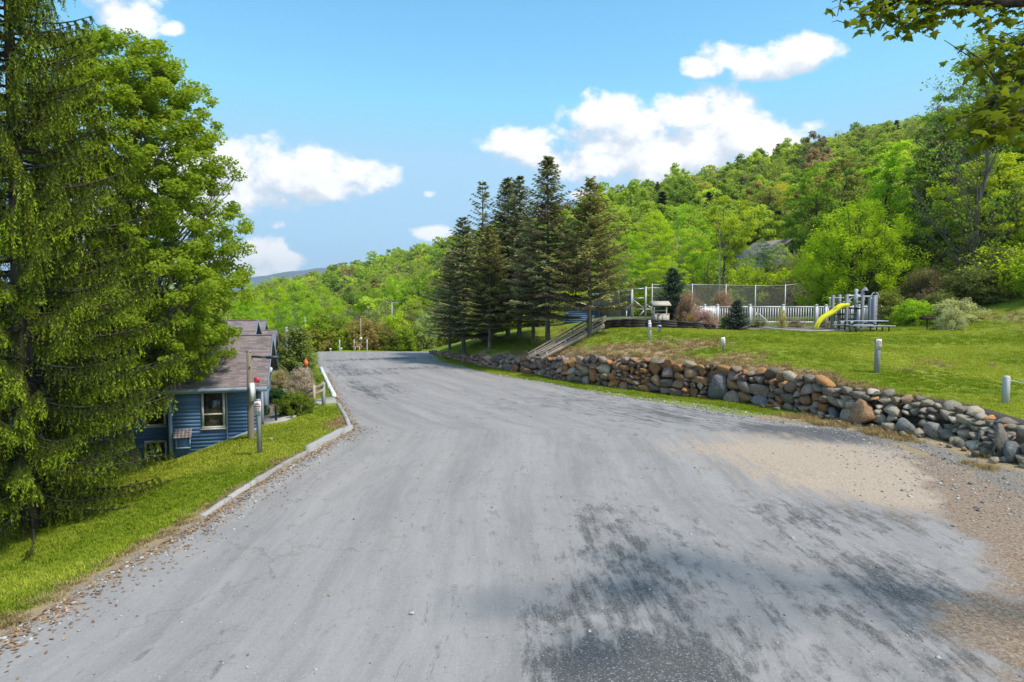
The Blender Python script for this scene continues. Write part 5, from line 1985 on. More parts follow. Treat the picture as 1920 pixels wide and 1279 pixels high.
# --- the row of spruces on the bank
SP = [("con_a", 868, 405, 48.5, 150, SPRUCE, "leftmost spruce of the row at the far end of the stone wall"),
      ("con_c", 905, 336, 50.5, 130, SPRUCE, "tall spruce with a sparse open top, second from the left in the row"),
      ("con_a", 918, 420, 46.5, 120, SPRUCEY, "shorter yellowish spruce in front of the sparse-topped one"),
      ("con_b", 952, 332, 51.0, 140, SPRUCE, "dense dark spruce left in the twin-topped pair"),
      ("con_a", 974, 328, 49.0, 150, SPRUCE, "dense dark spruce right in the twin-topped pair"),
      ("con_b", 1028, 290, 43.2, 150, SPRUCE, "tallest spruce of the row with a sharp pointed top"),
      ("con_d", 1107, 334, 41.0, 155, SPRUCEY, "rightmost spruce with browned lower branches at the top of the stairs"),
      ("con_a", 842, 470, 53.5, 95, SPRUCE, "small dark spruce at the far left edge of the row"),
      ("con_a", 1000, 440, 46.5, 120, SPRUCE, "low full spruce filling the gap beside the tallest one")]
for i, (k, px, yt, D, wp_, c, lb) in enumerate(SP):
    by_px("spruce_tree", k, px, yt, D, wp_ * 1.12, c, lb, "spruce tree", "spruces on the bank above the wall", rz=1.3 * i)
by_px("young_pine", "pine", 555, 617, 37.0, 84, (.125, .165, .032), "young bushy pine between the lot and the blue houses", "pine tree")
by_px("small_spruce", "con_s", 1262, 503, 45.6, 86, BLUESP, "dark blue-green spruce beside the wishing well", "spruce tree")
by_px("small_spruce", "con_s", 1382, 563, 42.9, 58, BLUESP, "small dark spruce at the end of the timber wall, before the picket fence", "spruce tree")
# --- shrubs
by_px("yew_bush", "yew", 551, 733, 26.6, 84, (.110, .150, .016), "rounded yew bush with yellow-green tips on the left lawn", "bush")
plant("yew_bush", "yew", -10.1, 27.6, .5, .5, (.05, .08, .015), "small dark yew tuft behind the rounded yew bush", "bush")
by_px("clipped_hedge", "yew", 518, 726, 30.0, 44, (.035, .085, .020), "dark green clipped hedge against the blue house porch", "hedge")
by_px("dry_shrub", "twiggy", 566, 688, 31.0, 75, (.34, .25, .19), "bare pinkish dry shrub behind the yew bush", "bush")
by_px("dry_shrub", "twiggy", 526, 692, 34.5, 60, (.24, .21, .10), "yellow-brown dry shrub below the second blue house", "bush")
by_px("leafy_shrub", "bush", 583, 690, 36.2, 45, (.11, .18, .015), "small leafy shrub at the foot of the young pine", "bush")
by_px("red_shrub", "twiggy", 1292, 547, 44.3, 60, (.24, .17, .11), "rust brown bush between the dark spruce and the white fence", "bush")
by_px("red_shrub", "twiggy", 1325, 580, 43.2, 56, (.25, .15, .12), "low reddish shrub above the timber wall", "bush")
by_px("orange_grass_clump", "twiggy", 1295, 588, 43.6, 26, (.50, .24, .07), "small orange grassy clump left of the reddish shrub", "bush")
by_px("orange_grass_clump", "twiggy", 1466, 577, 45.9, 24, (.62, .28, .10), "upright orange grass clump in front of the picket fence", "bush")
by_px("leafy_shrub", "bush", 1357, 590, 43.5, 26, (.20, .22, .07), "pale leafy shrub left of the small dark spruce", "bush")
by_px("low_shrub", "bush", 1420, 597, 45.2, 42, (.13, .14, .07), "low grey-green shrub at the gravel edge", "bush")
by_px("low_shrub", "twiggy", 1495, 597, 46.2, 38, (.20, .17, .11), "low brownish shrub right of the orange clump", "bush")
by_px("low_shrub", "twiggy", 1545, 598, 46.3, 30, (.17, .17, .12), "low grey shrub beside the foot of the slide", "bush")
by_px("red_shrub", "twiggy", 1355, 545, 50.5, 60, (.22, .14, .10), "brown twiggy bush behind the white fence", "bush")
# --- rank growth at the foot of the right-hand slope
for i, (px, yt, D, w_, c, k, lb) in enumerate([
        (1670, 545, 47, 80, OLIVE, 'bush', "olive bush just right of the playground tower"), (1712, 562, 44.5, 85, SPRING, 'bush', "light green bush left of the grill"),
        (1765, 548, 45.5, 90, OLIVE, 'twiggy', "brownish twiggy bush behind the grill"), (1800, 560, 42.5, 95, (.24, .27, .12), 'bush', "pale drooping bush right of the grill"),
        (1850, 540, 45.5, 90, OLIVE, 'bush', "olive bush on the bank right of the pale drooping one"), (1905, 520, 46.5, 80, (.17, .13, .09), 'twiggy', "reddish twiggy bush at the right edge of the bank"),
        (1830, 500, 46, 120, (.10, .12, .03), 'bush', "dark undergrowth bush above the grill bank"), (1740, 505, 49, 110, (.12, .10, .05), 'twiggy', "dull brown thicket left under the yellow-green tree"),
        (1900, 470, 47, 140, (.10, .13, .03), 'bush', "dark undergrowth bush at the right edge"), (1950, 500, 46, 120, OLIVE, 'bush', "olive bush cut by the right edge of the photo"),
        (1785, 575, 41.0, 60, (.26, .29, .14), 'twiggy', "low pale grassy tangle beside the grill"), (1690, 520, 52, 110, OLIVE, 'twiggy', "brown-green thicket behind the playground tower")]):
    by_px("wild_bush", k, px, yt, D, w_ * 1.1, c, lb, "bush", "wild bushes along the wood's edge")
# --- trees at the edge of the wood, right
TR = [("fount", 1618, 378, 53, 225, LIME, "huge bright lime fountain-shaped tree behind the playground"),
      ("fount", 1560, 430, 56, 150, LIME, "smaller lime tree left of the huge fountain-shaped one"),
      ("airy", 1225, 400, 66, 115, LIME, "airy lime birch right behind the dark blue-green spruce"),
      ("airy", 1180, 440, 64, 90, SPRING, "spring green birch just right of the rightmost bank spruce"),
      ("airy", 1285, 385, 70, 120, SPRING, "airy spring green birch between the lime birch and the umbrella tree"),
      ("umbrella", 1368, 372, 63, 118, YELG, "umbrella-shaped yellow-green tree on a bare grey trunk"),
      ("round", 1320, 450, 72, 100, SPRING, "round spring green tree left behind the umbrella tree"),
      ("tall", 1528, 305, 76, 120, MIDG, "tall mid green tree with dark trunks beside the grey house"),
      ("tall", 1590, 290, 80, 150, OLIVE, "tall olive tree with a dark trunk behind the lime tree"),
      ("tall", 1690, 262, 68, 170, SPRING, "tall spring green tree above the huge lime tree"),
      ("dense", 1860, 290, 52, 240, YELG, "big yellow-green tree on the right above the bushes"),
      ("dense", 1960, 250, 56, 230, YELG, "big yellow-green tree cut by the right edge of the photo"),
      ("tall", 1775, 215, 62, 160, OLIVE, "tall dark olive tree left above the big yellow-green one"),
      ("tall", 1850, 90, 60, 190, MIDG, "tall dark green tree behind the overhanging maple branch"),
      ("tall", 1950, 40, 56, 200, MIDG, "tallest dark green tree at the right edge"),
      ("thin", 1838, 70, 50, 240, MIDG, "wispy thin-leaved tree reaching up behind the overhanging maple leaves"),
      ("round", 1745, 400, 56, 150, DEEP, "dark green tree between the lime tree and the big yellow-green one"),
      ("thin", 1492, 480, 66, 60, OLIVE, "thin-leaved small tree in front of the grey house"),
      ("thin", 1400, 480, 64, 90, SPRING, "sparse young tree behind the middle of the court fence"),
      ("airy", 1530, 480, 63, 100, SPRING, "airy young tree at the right end of the court fence"),
      ("thin", 1340, 480, 66, 90, SPRING, "sparse young tree left of the umbrella tree's trunk"),
      ("airy", 1250, 480, 61, 100, LIME, "short lime tree behind the wishing well"),
      ("thin", 1130, 500, 61, 80, OLIVE, "thin brownish-green tree above the net fence"),
      ("airy", 1462, 456, 74, 62, PALEG, "sparse pale tree right before the grey house wall"),
      ("airy", 1430, 448, 76, 66, (.14, .19, .06), "slim grey-green tree before the left corner of the grey house"),
      ("round", 1440, 400, 100, 110, MIDG, "rounded mid green tree above the grey house"),
      ("dense", 1460, 345, 118, 100, (.27, .25, .03), "yellowish tree high behind the grey house"),
            ("thin", 1170, 470, 72, 110, SPRING, "sparse spring green tree behind the gate frame")]
for i, (k, px, yt, D, wp_, c, lb) in enumerate(TR):
    by_px("broadleaf_tree", k, px, yt, D, wp_ * 1.05, c, lb, "tree", "trees at the edge of the wood on the right", rz=.9 * i)
# --- trees beyond the far end of the lot
LT = [("airy", 470, 530, 66, 80, LIME, "bright lime tree just right of the big left maple"),
      ("airy", 510, 522, 70, 90, LIME, "tall bright lime tree above the second blue house"),
      ("airy", 560, 530, 68, 90, SPRING, "bright birch behind the young pine"),
      ("airy", 605, 538, 70, 85, LIME, "bright lime birch left of the bare trees"),
      ("airy", 635, 560, 72, 70, SPRING, "spring green birch at the left end of the lot's far edge"),
      ("thin", 655, 578, 64, 70, (.15, .155, .09), "bare brownish tree in the middle behind the marker posts"),
      ("thin", 690, 575, 67, 75, (.15, .15, .095), "bare grey-brown tree behind the thin pole"),
      ("thin", 625, 590, 65, 60, (.14, .15, .075), "low bare tree left behind the marker posts"),
      ("thin", 722, 560, 66, 70, (.13, .14, .07), "tall grey sparse tree right of the bare trees"),
      ("bush", 745, 588, 62, 75, LIME, "bright lime bush right of the bare trees"),
      ("airy", 775, 560, 68, 80, LIME, "bright lime tree behind the far wall end"),
      ("bush", 795, 588, 61, 60, PALEG, "pale green bush at the far end of the stone wall"),
      ("round", 820, 560, 66, 70, MIDG, "mid green tree behind the far end of the spruces"),
      ("round", 540, 556, 82, 90, SPRING, "rounded spring green tree deeper behind the young pine"),
      ("round", 690, 540, 92, 90, MIDG, "rounded mid green tree above the bare trees"),
      ("round", 650, 545, 100, 90, DEEP, "rounded dark green tree above the marker posts"),
      ("round", 740, 520, 105, 90, SPRING, "rounded spring green tree left above the pale bush"),
      ("round", 790, 515, 100, 90, MIDG, "rounded green tree left behind the spruce row"),
      ("dense", 470, 555, 58, 80, SPRING, "spring green tree right behind the blue house roofs")]
for i, (k, px, yt, D, wp_, c, lb) in enumerate(LT):
    by_px("broadleaf_tree", k, px, yt, D, wp_ * 1.1, c, lb, "tree", "trees beyond the far end of the lot", rz=1.7 * i)
for px, D, h, lb in ((573, 62, 5.3, "slender white birch trunk above the young pine"), (566, 63, 3.6, "shorter white birch trunk left of the slender one"), (1346, 62.5, 8.2, "pale dead trunk left of the umbrella tree"), (545, 61, 3.2, None)):
    if lb is None:
        continue
    q = P(px, 640, D)
    zz = gh(q.x, D)
    hh = max(h, 2) + (0 if px > 1000 else 0)
    top_ = P(px, {573: 594, 566: 610, 1346: 430}[px], D).z
    o = MB().tube([(0, 0, -.3), (.03, 0, (top_ - zz) * .5), (-.02, 0, top_ - zz)], [.11, .08, .03], 6).build("bare_trunk", M_BIRCH, None, (q.x, D, zz), smooth=True)
    tag(o, lb, "tree trunk")
q = P(408 * .2396 + 440, 640, 59.5)
r = empty("utility_pole", (q.x, 59.5, gh(q.x, 59.5)), 0, "grey utility pole with a cross arm left of the young pine", "utility pole")
tp = P(540, 613, 59.5).z - r.location.z
MB().tube([(0, 0, -.3), (0, 0, tp)], [.16, .12], 8).build("pole", M_POSTGREY, r)
MB().bar((-.2, 0, tp - .2), (1.0, 0, tp - .2), .08, .10).build("cross_arm", M_POSTGREY, r)
q = P(735, 600, 74)
r = empty("utility_pole", (q.x, 74, gh(q.x, 74)), 0, "distant pale utility pole among the trees right of the bare ones", "utility pole")
tp = P(735, 566, 74).z - r.location.z
MB().tube([(0, 0, -.3), (0, 0, tp)], [.10, .07], 8).build("pole", M_POSTGREY, r)
MB().bar((-.7, 0, tp - .1), (.7, 0, tp - .1), .07, .07).build("cross_arm", M_POSTGREY, r)
for px, yt, D, lb in ((1216, 372, 150, "dark fir standing highest in the group on the hillside"), (1192, 395, 150, "dark fir left in the group on the hillside"), (1233, 340, 160, "dark fir right of the highest one on the hillside"), (1170, 400, 148, "low dark fir at the left end of the hillside group"),
                      (1165, 398, 152, "dark fir at the far left of the hillside firs"), (1548, 300, 200, "single small dark fir high on the hill")):
    by_px("fir_tree", "con_a", px, yt, D, 48 if px != 1548 else 16, (.022, .038, .020), lb, "fir tree", "dark firs on the hillside")

# ------------------------------------------------------------------ big maple behind the spruce, left
rgq = np.random.RandomState(77)
MX, MY = -13.0, 23.2
mz = gh(MX, MY)
MPROF = [(0, .50), (.10, .92), (.28, 1.0), (.5, .94), (.7, .84), (.85, .66), (.95, .44), (1, .2)]
w, l = broadleaf(31, P(250, 62, MY).z - mz, 3.85, 3.1, MPROF, 1150, 150, .115, cl=.088, flat=.7, up=.7, nbr=170, trunk=.30, twig=4, outer=.40, tk=8)
r = empty("maple_tree", (MX, MY, mz), 0, "large round-topped maple leaning over the blue house roof", "tree")
w.build("trunk", M_BARK, r, smooth=True)
c = l.build("crown", M_LEAF, r)
c.color = (.31, .425, .045, 1)

# ------------------------------------------------------------------ near spruce at the left edge
def hero_spruce(seed, H, Rm, base):
    rg = np.random.RandomState(seed)
    wood = MB()
    hh = np.linspace(0, 1, 12)
    wood.tube(np.stack([hh * 0, hh * 0, hh * H - .3 * (hh == 0)], 1), .30 * (1 - hh) ** .8 + .02, 9, cap=False)
    CE, NR, DV, LN, WD, TI = [], [], [], [], [], []
    z = base
    while z < H * .98:
        t = (z - base) / (H - base)
        Lb = Rm * (1 - t) ** .62 * (1 if z > 3.0 else .74)
        per = 8
        a0 = rg.uniform(0, 6.28)
        for k in range(per):
            lively = rg.uniform(.5, 1.3)
            L = Lb * rg.uniform(.68, 1.15)
            a = a0 + k * 6.283 / per + rg.uniform(-.3, .3)
            n = max(6, int(L / .16))
            s = np.linspace(0, 1, n)
            c_, s_ = math.cos(a), math.sin(a)
            sag = -.32 * (1 - t) + .10 * t
            zz = z + rg.uniform(-.2, .2) + L * (sag * s + .30 * s ** 2.4)
            bend = rg.uniform(-.25, .25)
            ax = np.stack([L * s * math.cos(a) - L * bend * s ** 2 * s_, L * s * s_ + L * bend * s ** 2 * c_, zz], 1)
            wood.tube(ax[::2], np.linspace(.045, .010, len(ax[::2])), 4, cap=False)
            side = np.array([-s_, c_, 0])
            fw = np.array([c_, s_, 0])
            alive = s > (.14 if z < 3.4 else .2)
            for i in np.nonzero(alive)[0]:
                for sd in (-1, 1, 0):
                    for rep in range(3):
                        bl = rg.uniform(.28, .85) * (1 - .35 * s[i]) * (1.0 if sd else .75)
                        m = max(4, int(bl / .052))
                        q = np.linspace(.05, 1, m)
                        hang = rg.uniform(.55, 1.25)
                        ang = rg.uniform(.3, .9)
                        outw = side * sd * ang + fw * rg.uniform(.25, .7)
                        pth = ax[i] + outw * (bl * (q * .75 - .22 * q ** 2))[:, None] + np.array([0, 0, -1.0]) * (bl * hang * q ** 1.5)[:, None]
                        pth += rg.normal(size=(m, 3)) * .012
                        dr = unit(np.gradient(pth, axis=0) + rg.normal(size=(m, 3)) * .01)
                        for cr in range(2):
                            nr = unit(np.cross(dr, rg.normal(size=(m, 3))))
                            sp = unit(np.cross(nr, dr))
                            dd = unit(dr + sp * rg.choice([-1, 1], (m, 1)) * .55 + rg.normal(size=(m, 3)) * .15)
                            CE.append(pth + dd * .02)
                            NR.append(nr)
                            DV.append(dd)
                            ll = rg.uniform(.065, .12, m)
                            LN.append(ll)
                            WD.append(ll * rg.uniform(.17, .27, m))
                            young = lively * sstep(.6, 1.0, q) * rg.uniform(.4, 1.2) * (.45 + .6 * s[i])
                            TI.append(np.clip(young + rg.uniform(-.12, .15, m), -.3, 1))
            # a few dead bare twigs low on the inner limbs
            if z < 5:
                for i in range(1, n // 2):
                    e = ax[i] + side * rg.uniform(-.5, .5) + np.array([0, 0, -rg.uniform(.1, .5)])
                    wood.tube([ax[i], (ax[i] + e) / 2 + rg.normal(size=3) * .05, e], [.010, .007, .004], 3, cap=False)
        z += .38 * rg.uniform(.8, 1.2)
    CE, NR, DV = map(np.concatenate, (CE, NR, DV))
    LN, WD, TI = map(np.concatenate, (LN, WD, TI))
    V, F = rhombs(CE, NR, DV, LN, WD)
    print("hero spruce cards", len(CE))
    return wood, MB().add(V, F, np.repeat(TI, 4))


HX, HY = -13.2, 18.4
w, l = hero_spruce(41, 17.5, 4.35, .70)
r = empty("norway_spruce", (HX, HY, gh(HX, HY)), 0, "huge near spruce with drooping pale-tipped branches at the left edge", "spruce tree")
w.build("trunk", M_BARKDARK, r, smooth=True)
c = l.build("needles", M_NEEDLETIP, r)
c.color = (.165, .215, .045, 1)
# ------------------------------------------------------------------ overhanging maple at the upper right, near the camera
def leaf_shape(fold=.25):
    """five-lobed maple leaf outline, ten corners and a centre"""
    pts = [(0, 0), (.16, -.02), (.44, -.06), (.34, .16), (.56, .40), (.30, .40), (.24, .52), (.0, .95), (-.24, .52), (-.30, .40), (-.56, .40), (-.34, .16), (-.44, -.06), (-.16, -.02)]
    V = [(x, y, -abs(x) * fold - .12 * y * y) for x, y in pts] + [(0, .35, 0.02)]
    n = len(pts)
    F = [(i, (i + 1) % n, n) for i in range(n)]
    return np.array(V), np.array(F)


LV, LF = leaf_shape()
LEAF_ME = []
for i in range(4):
    V, F = leaf_shape(.12 + .12 * i)
    LEAF_ME.append(MB().add(V, F, .1 + .28 * i).mesh("maple_leaf", M_LEAF))
rg = random.Random(8)
rm = empty("overhanging_maple", (11.5, 6.8, gh(11.5, 6.8)), 0, "near maple whose leafy branches hang in from the upper right", "tree")
ro = Vector(rm.location)
wood = MB()
wood.tube([np.array(v) for v in [(0, 0, -.3), (-.1, .05, 2.5), (.05, 0, 5.0), (-.1, .1, 7.5), (.1, .2, 10.5)]], [.30, .25, .2, .15, .06], 9, cap=False)
tips = []


def limb(pts, r0, r1, k=6):
    pts = [Vector(p) - ro for p in pts]
    V = []
    n = 9
    t = np.linspace(0, len(pts) - 1, n)
    A = np.array([tuple(p) for p in pts])
    C_ = np.stack([np.interp(t, np.arange(len(pts)), A[:, i]) for i in range(3)], 1)
    C_[1:-1] = (C_[:-2] + 2 * C_[1:-1] + C_[2:]) / 4
    wood.tube(C_, np.linspace(r0, r1, n), k, cap=False)
    return C_


L1 = limb([(11.4, 6.8, 8.3), P(2150, -20, 7.6), P(1960, 8, 7.4), P(1800, 2, 7.3), P(1690, -8, 7.2), P(1600, -6, 7.1)], .10, .012)
L2 = limb([(11.5, 6.9, 6.2), P(2120, 60, 8.6), P(1960, 130, 8.2), P(1880, 175, 8.0), P(1830, 225, 7.9)], .08, .010)
L3 = limb([(11.5, 6.9, 5.8), P(2150, 190, 7.2), P(1990, 190, 6.6), P(1900, 205, 6.3), P(1845, 250, 6.2)], .06, .008)
L4 = limb([(11.4, 6.9, 7.2), P(2100, 20, 8.8), P(1980, 60, 8.9), P(1900, 90, 8.9), P(1850, 110, 8.9)], .05, .008)
leafs = []


def spray(C_, i, tgt, n, size, spread):
    a = Vector(C_[i])
    b = Vector(tgt) - ro
    m = (a + b) / 2 + Vector((rg.uniform(-.05, .05), rg.uniform(-.05, .05), .08))
    pts = [a, m, b]
    wood.tube([tuple(p) for p in pts], [.012, .008, .004], 4, cap=False)
    for k in range(int(n * 1.5)):
        f = rg.random() ** .7
        p = a.lerp(m, f * 2) if f < .5 else m.lerp(b, f * 2 - 1)
        o = Vector((rg.gauss(0, spread), rg.gauss(0, spread), rg.gauss(0, spread * .8) - spread * .6))
        leafs.append((p + o, size * rg.uniform(.7, 1.25)))
        if rg.random() < .5:
            wood.tube([tuple(p), tuple(p + o * .9)], [.003, .002], 3, cap=False)


for i, tx, ty, D, n in ((8, 1570, 30, 7.1, 5), (7, 1590, 50, 7.1, 12), (6, 1640, 35, 7.1, 22), (6, 1612, 25, 7.0, 16), (5, 1690, 60, 7.1, 30), (5, 1680, 35, 7.2, 26), (4, 1735, 30, 7.2, 18), (4, 1720, 15, 7.3, 16), (3, 1790, 30, 7.3, 10), (3, 1835, 45, 7.4, 18), (2, 1850, 10, 7.4, 10), (5, 1650, 5, 7.2, 18), (7, 1560, 4, 7.1, 4), (2, 1905, 50, 7.3, 14)):
    spray(L1, i, P(tx, ty, D), n, .105, .075)
for i, tx, ty, D, n in ((8, 1840, 225, 7.9, 26), (7, 1870, 215, 8, 30), (6, 1900, 240, 8, 34), (5, 1890, 120, 8.1, 26), (5, 1850, 95, 8.2, 24), (4, 1930, 90, 8.2, 26), (7, 1850, 190, 8, 16), (3, 1950, 170, 8.2, 26), (6, 1800, 85, 8, 8), (6, 1770, 75, 8, 4), (4, 1880, 60, 8, 16)):
    spray(L2, i, P(tx, ty, D), n, .115, .12)
for i, tx, ty, D, n in ((8, 1850, 215, 6.2, 24), (7, 1865, 175, 6.3, 16), (6, 1900, 225, 6.3, 26), (5, 1930, 180, 6.4, 22), (8, 1860, 250, 6.2, 10), (4, 1960, 230, 6.4, 20)):
    spray(L3, i, P(tx, ty, D), n, .12, .11)
for i, tx, ty, D, n in ((8, 1870, 90, 8.9, 26), (7, 1900, 60, 8.9, 26), (6, 1930, 110, 8.8, 26), (5, 1960, 40, 8.8, 26), (8, 1840, 120, 8.9, 12)):
    spray(L4, i, P(tx, ty, D), n, .115, .15)
for C_, ii in ((L1, (0, 1, 2)), (L2, (0, 1, 2, 3)), (L3, (0, 1, 2, 3)), (L4, (0, 1, 2, 3, 4))):
    for i in ii:
        for _ in range(2):
            b = Vector(C_[i]) + ro + Vector((rg.uniform(-.6, .6), rg.uniform(-.7, .7), rg.uniform(-.5, .6)))
            if b.x < b.y * .78 + .3 and b.x < 7.2:
                continue
            spray(C_, i, b, 22, .12, .16)
wood.build("trunk", M_BARKDARK, rm, smooth=True)
rg.shuffle(leafs)
Vs = MB()
for i, (p, s) in enumerate(leafs):
    eu = Euler((rg.uniform(-1.1, .5), rg.uniform(-.7, .7), rg.uniform(0, 6.28)))
    if i < 290:
        o = bpy.data.objects.new("leaf", LEAF_ME[rg.randrange(4)])
        o.location = p
        o.rotation_euler = eu
        o.scale = (s, s, s)
        o.color = (*(rg.choice([(.14, .19, .02), (.22, .27, .02), (.09, .12, .02), (.17, .14, .05)])), 1)
        link(o, rm)
    else:
        M = np.array(eu.to_matrix())
        Vs.add((LV * s) @ M.T + np.array(p), LF, rg.random())
o = Vs.build("foliage", M_LEAF, rm)
o.color = (.15, .195, .02, 1)
o['kind'] = 'stuff'

# ------------------------------------------------------------------ scattering by geometry nodes
def scatter(name, P_, rot, scl, idx, protos, attrs, kind='stuff'):
    me = bpy.data.meshes.new(name)
    n = len(P_)
    me.vertices.add(n)
    me.vertices.foreach_set('co', np.asarray(P_, np.float32).ravel())
    for nm, v in (('rot', rot), ('scl', scl)):
        a = me.attributes.new(nm, 'FLOAT_VECTOR', 'POINT')
        a.data.foreach_set('vector', np.asarray(v, np.float32).ravel())
    a = me.attributes.new('pick', 'INT', 'POINT')
    a.data.foreach_set('value', np.asarray(idx, np.int32))
    a = me.attributes.new('gcol', 'FLOAT_COLOR', 'POINT')
    a.data.foreach_set('color', np.c_[attrs, np.ones(n)].astype(np.float32).ravel())
    o = bpy.data.objects.new(name, me)
    COL.objects.link(o)
    ng = bpy.data.node_groups.new(name + "_nodes", 'GeometryNodeTree')
    ng.interface.new_socket("Geometry", in_out='INPUT', socket_type='NodeSocketGeometry')
    ng.interface.new_socket("Geometry", in_out='OUTPUT', socket_type='NodeSocketGeometry')
    N, Lk = ng.nodes, ng.links
    gi, go = N.new('NodeGroupInput'), N.new('NodeGroupOutput')
    join = N.new('GeometryNodeGeometryToInstance')
    for pr in reversed(protos):
        oi = N.new('GeometryNodeObjectInfo')
        oi.inputs['Object'].default_value = pr
        oi.inputs['As Instance'].default_value = True
        Lk.new(oi.outputs['Geometry'], join.inputs[0])
    # geometry-to-instance makes one instance per socket link; a join keeps the protos apart
    jn = N.new('GeometryNodeJoinGeometry')
    N.remove(join)
    for nd in [n_ for n_ in N if n_.bl_idname == 'GeometryNodeObjectInfo']:
        Lk.new(nd.outputs['Geometry'], jn.inputs[0])
    ip = N.new('GeometryNodeInstanceOnPoints')
    ip.inputs['Pick Instance'].default_value = True
    Lk.new(gi.outputs[0], ip.inputs['Points'])
    Lk.new(jn.outputs[0], ip.inputs['Instance'])

    def at(nm, ty):
        a_ = N.new('GeometryNodeInputNamedAttribute')
        a_.data_type = ty
        a_.inputs['Name'].default_value = nm
        return a_.outputs[0]
    Lk.new(at('pick', 'INT'), ip.inputs['Instance Index'])
    Lk.new(at('rot', 'FLOAT_VECTOR'), ip.inputs['Rotation'])
    Lk.new(at('scl', 'FLOAT_VECTOR'), ip.inputs['Scale'])
    Lk.new(ip.outputs[0], go.inputs[0])
    md = o.modifiers.new('scatter', 'NODES')
    md.node_group = ng
    return tag(o, kind=kind)


def src(name, *parts):
    """an unlinked source mesh object for the scatters (kept out of the scene)"""
    mb = MB()
    mats = []
    slots = []
    for m_, mat in parts:
        before = sum(len(f) for f in mb.f)
        off = mb.n
        for v_, f_, t_ in zip(m_.v, m_.f, m_.t):
            pass
        V = np.concatenate(m_.v)
        T = np.concatenate(m_.t)
        mb.v.append(V)
        mb.t.append(T)
        for f_ in m_.f:
            mb.f.append(f_ + off)
        mb.n += len(V)
        mats.append(mat)
        slots.append(sum(len(f) for f in mb.f) - before)
    me = mb.mesh(name, None)
    for m_ in mats:
        me.materials.append(m_)
    mi = np.concatenate([np.full(c_, i) for i, c_ in enumerate(slots)]).astype(np.int32)
    me.polygons.foreach_set('material_index', mi)
    return bpy.data.objects.new(name, me)


# far forest covering the hill
FW = [broadleaf(60, 9, 4.2, 1.0, ROUND, 60, 44, .55, cl=.22, nbr=10, twig=0), broadleaf(61, 11, 3.9, 1.5, TALL, 60, 34, .60, cl=.22, nbr=10, twig=0),
      broadleaf(62, 10, 3.8, .8, TALL, 75, 16, .50, cl=.24, nbr=60, twig=1)]
FN = [broadleaf(63, 9, 4.2, 1.0, ROUND, 90, 75, .36, cl=.19, nbr=16, twig=0), broadleaf(64, 11.5, 3.9, 1.5, TALL, 100, 75, .34, cl=.18, nbr=18, twig=0),
      broadleaf(65, 10.5, 3.6, .8, TALL, 110, 26, .30, cl=.2, nbr=90, twig=2)]
FC = conifer(66, 11, 2.4, .6, whorl=.9, per=7, card=.7, dens=.5)
far_src = [src("far_tree_source", (w_, M_BARKDARK), (l_, M_LEAFI)) for w_, l_ in FW] + [src("far_fir_source", (FC[0], M_BARKDARK), (FC[1], M_NEEDLEI))]
near_src = [src("near_tree_source", (w_, M_BARKDARK), (l_, M_LEAFI)) for w_, l_ in FN] + [src("near_fir_source", (FC[0], M_BARKDARK), (FC[1], M_NEEDLEI))]
rgn = np.random.RandomState(9)
PALF = np.array([(.105, .165, .018), (.135, .195, .020), (.170, .235, .020), (.085, .130, .020), (.150, .150, .035), (.150, .120, .060), (.120, .115, .060), (.205, .235, .025), (.190, .270, .018)])
PWF = np.array([.25, .27, .20, .07, .05, .01, .02, .04, .09])


def forest(name, y0, y1, step, srcs, hscale):
    yy_ = np.arange(y0, y1, step * .87)
    pts = []
    for k, y in enumerate(yy_):
        hw = y * .92 + 30
        xs = np.arange(-hw * 1.0, hw * 1.05, step) + (step / 2 if k % 2 else 0)
        pts.append(np.stack([xs, np.full(len(xs), y)], 1))
    p = np.concatenate(pts)
    p += rgn.uniform(-.42, .42, p.shape) * step
    x, y = p[:, 0], p[:, 1]
    t = x / y
    Db = np.interp(np.clip(t, -1.3, 1.3), RT, BD) * .82
    Dr = np.interp(np.clip(t, -1.3, 1.3), RT, RD)
    m = (y > np.where(t > -.2, np.minimum(Db, 95), 84)) & (y < Dr * 1.10)
    # leave the grey house and the nearer, separately planted trees their room
    m &= ~((np.abs(x - P(1447, 500, 82).x) < 7.5) & (np.abs(y - 80) < 13))
    x, y = x[m], y[m]
    z = gz(x, y)
    n = len(x)
    patch = fbm(x, y, 51, 1 / 45.0, 3)
    big = rgn.uniform(.72, 1.25, n) * hscale
    ci = rgn.choice(len(PALF), n, p=PWF)
    colr = PALF[ci] * rgn.uniform(.9, 1.15, (n, 1)) * np.array([2.85, 2.6, 4.2])
    ol = np.clip((patch - .52) * 5, 0, 1)[:, None] * .55
    colr = colr * (1 - ol) + np.array([.30, .34, .13]) * ol
    idx = rgn.choice(4, n, p=[.44, .36, .17, .03])
    idx = np.where((patch > .60) & (rgn.uniform(0, 1, n) < .3), 2, idx)
    colr[idx == 3] = np.array([.03, .048, .022])
    sc_ = np.stack([big * rgn.uniform(.9, 1.15, n), big * rgn.uniform(.9, 1.15, n), big * rgn.uniform(.9, 1.2, n)], 1)
    print(name, n)
    return scatter(name, np.stack([x, y, z - .4], 1), np.stack([rgn.normal(size=n) * .04, rgn.normal(size=n) * .04, rgn.uniform(0, 6.28, n)], 1), sc_, idx, srcs, colr)


forest("hillside_woods_near", 84, 190, 5.4, near_src, .95)
forest("hillside_woods_far", 190, 830, 6.6, far_src, 1.05)

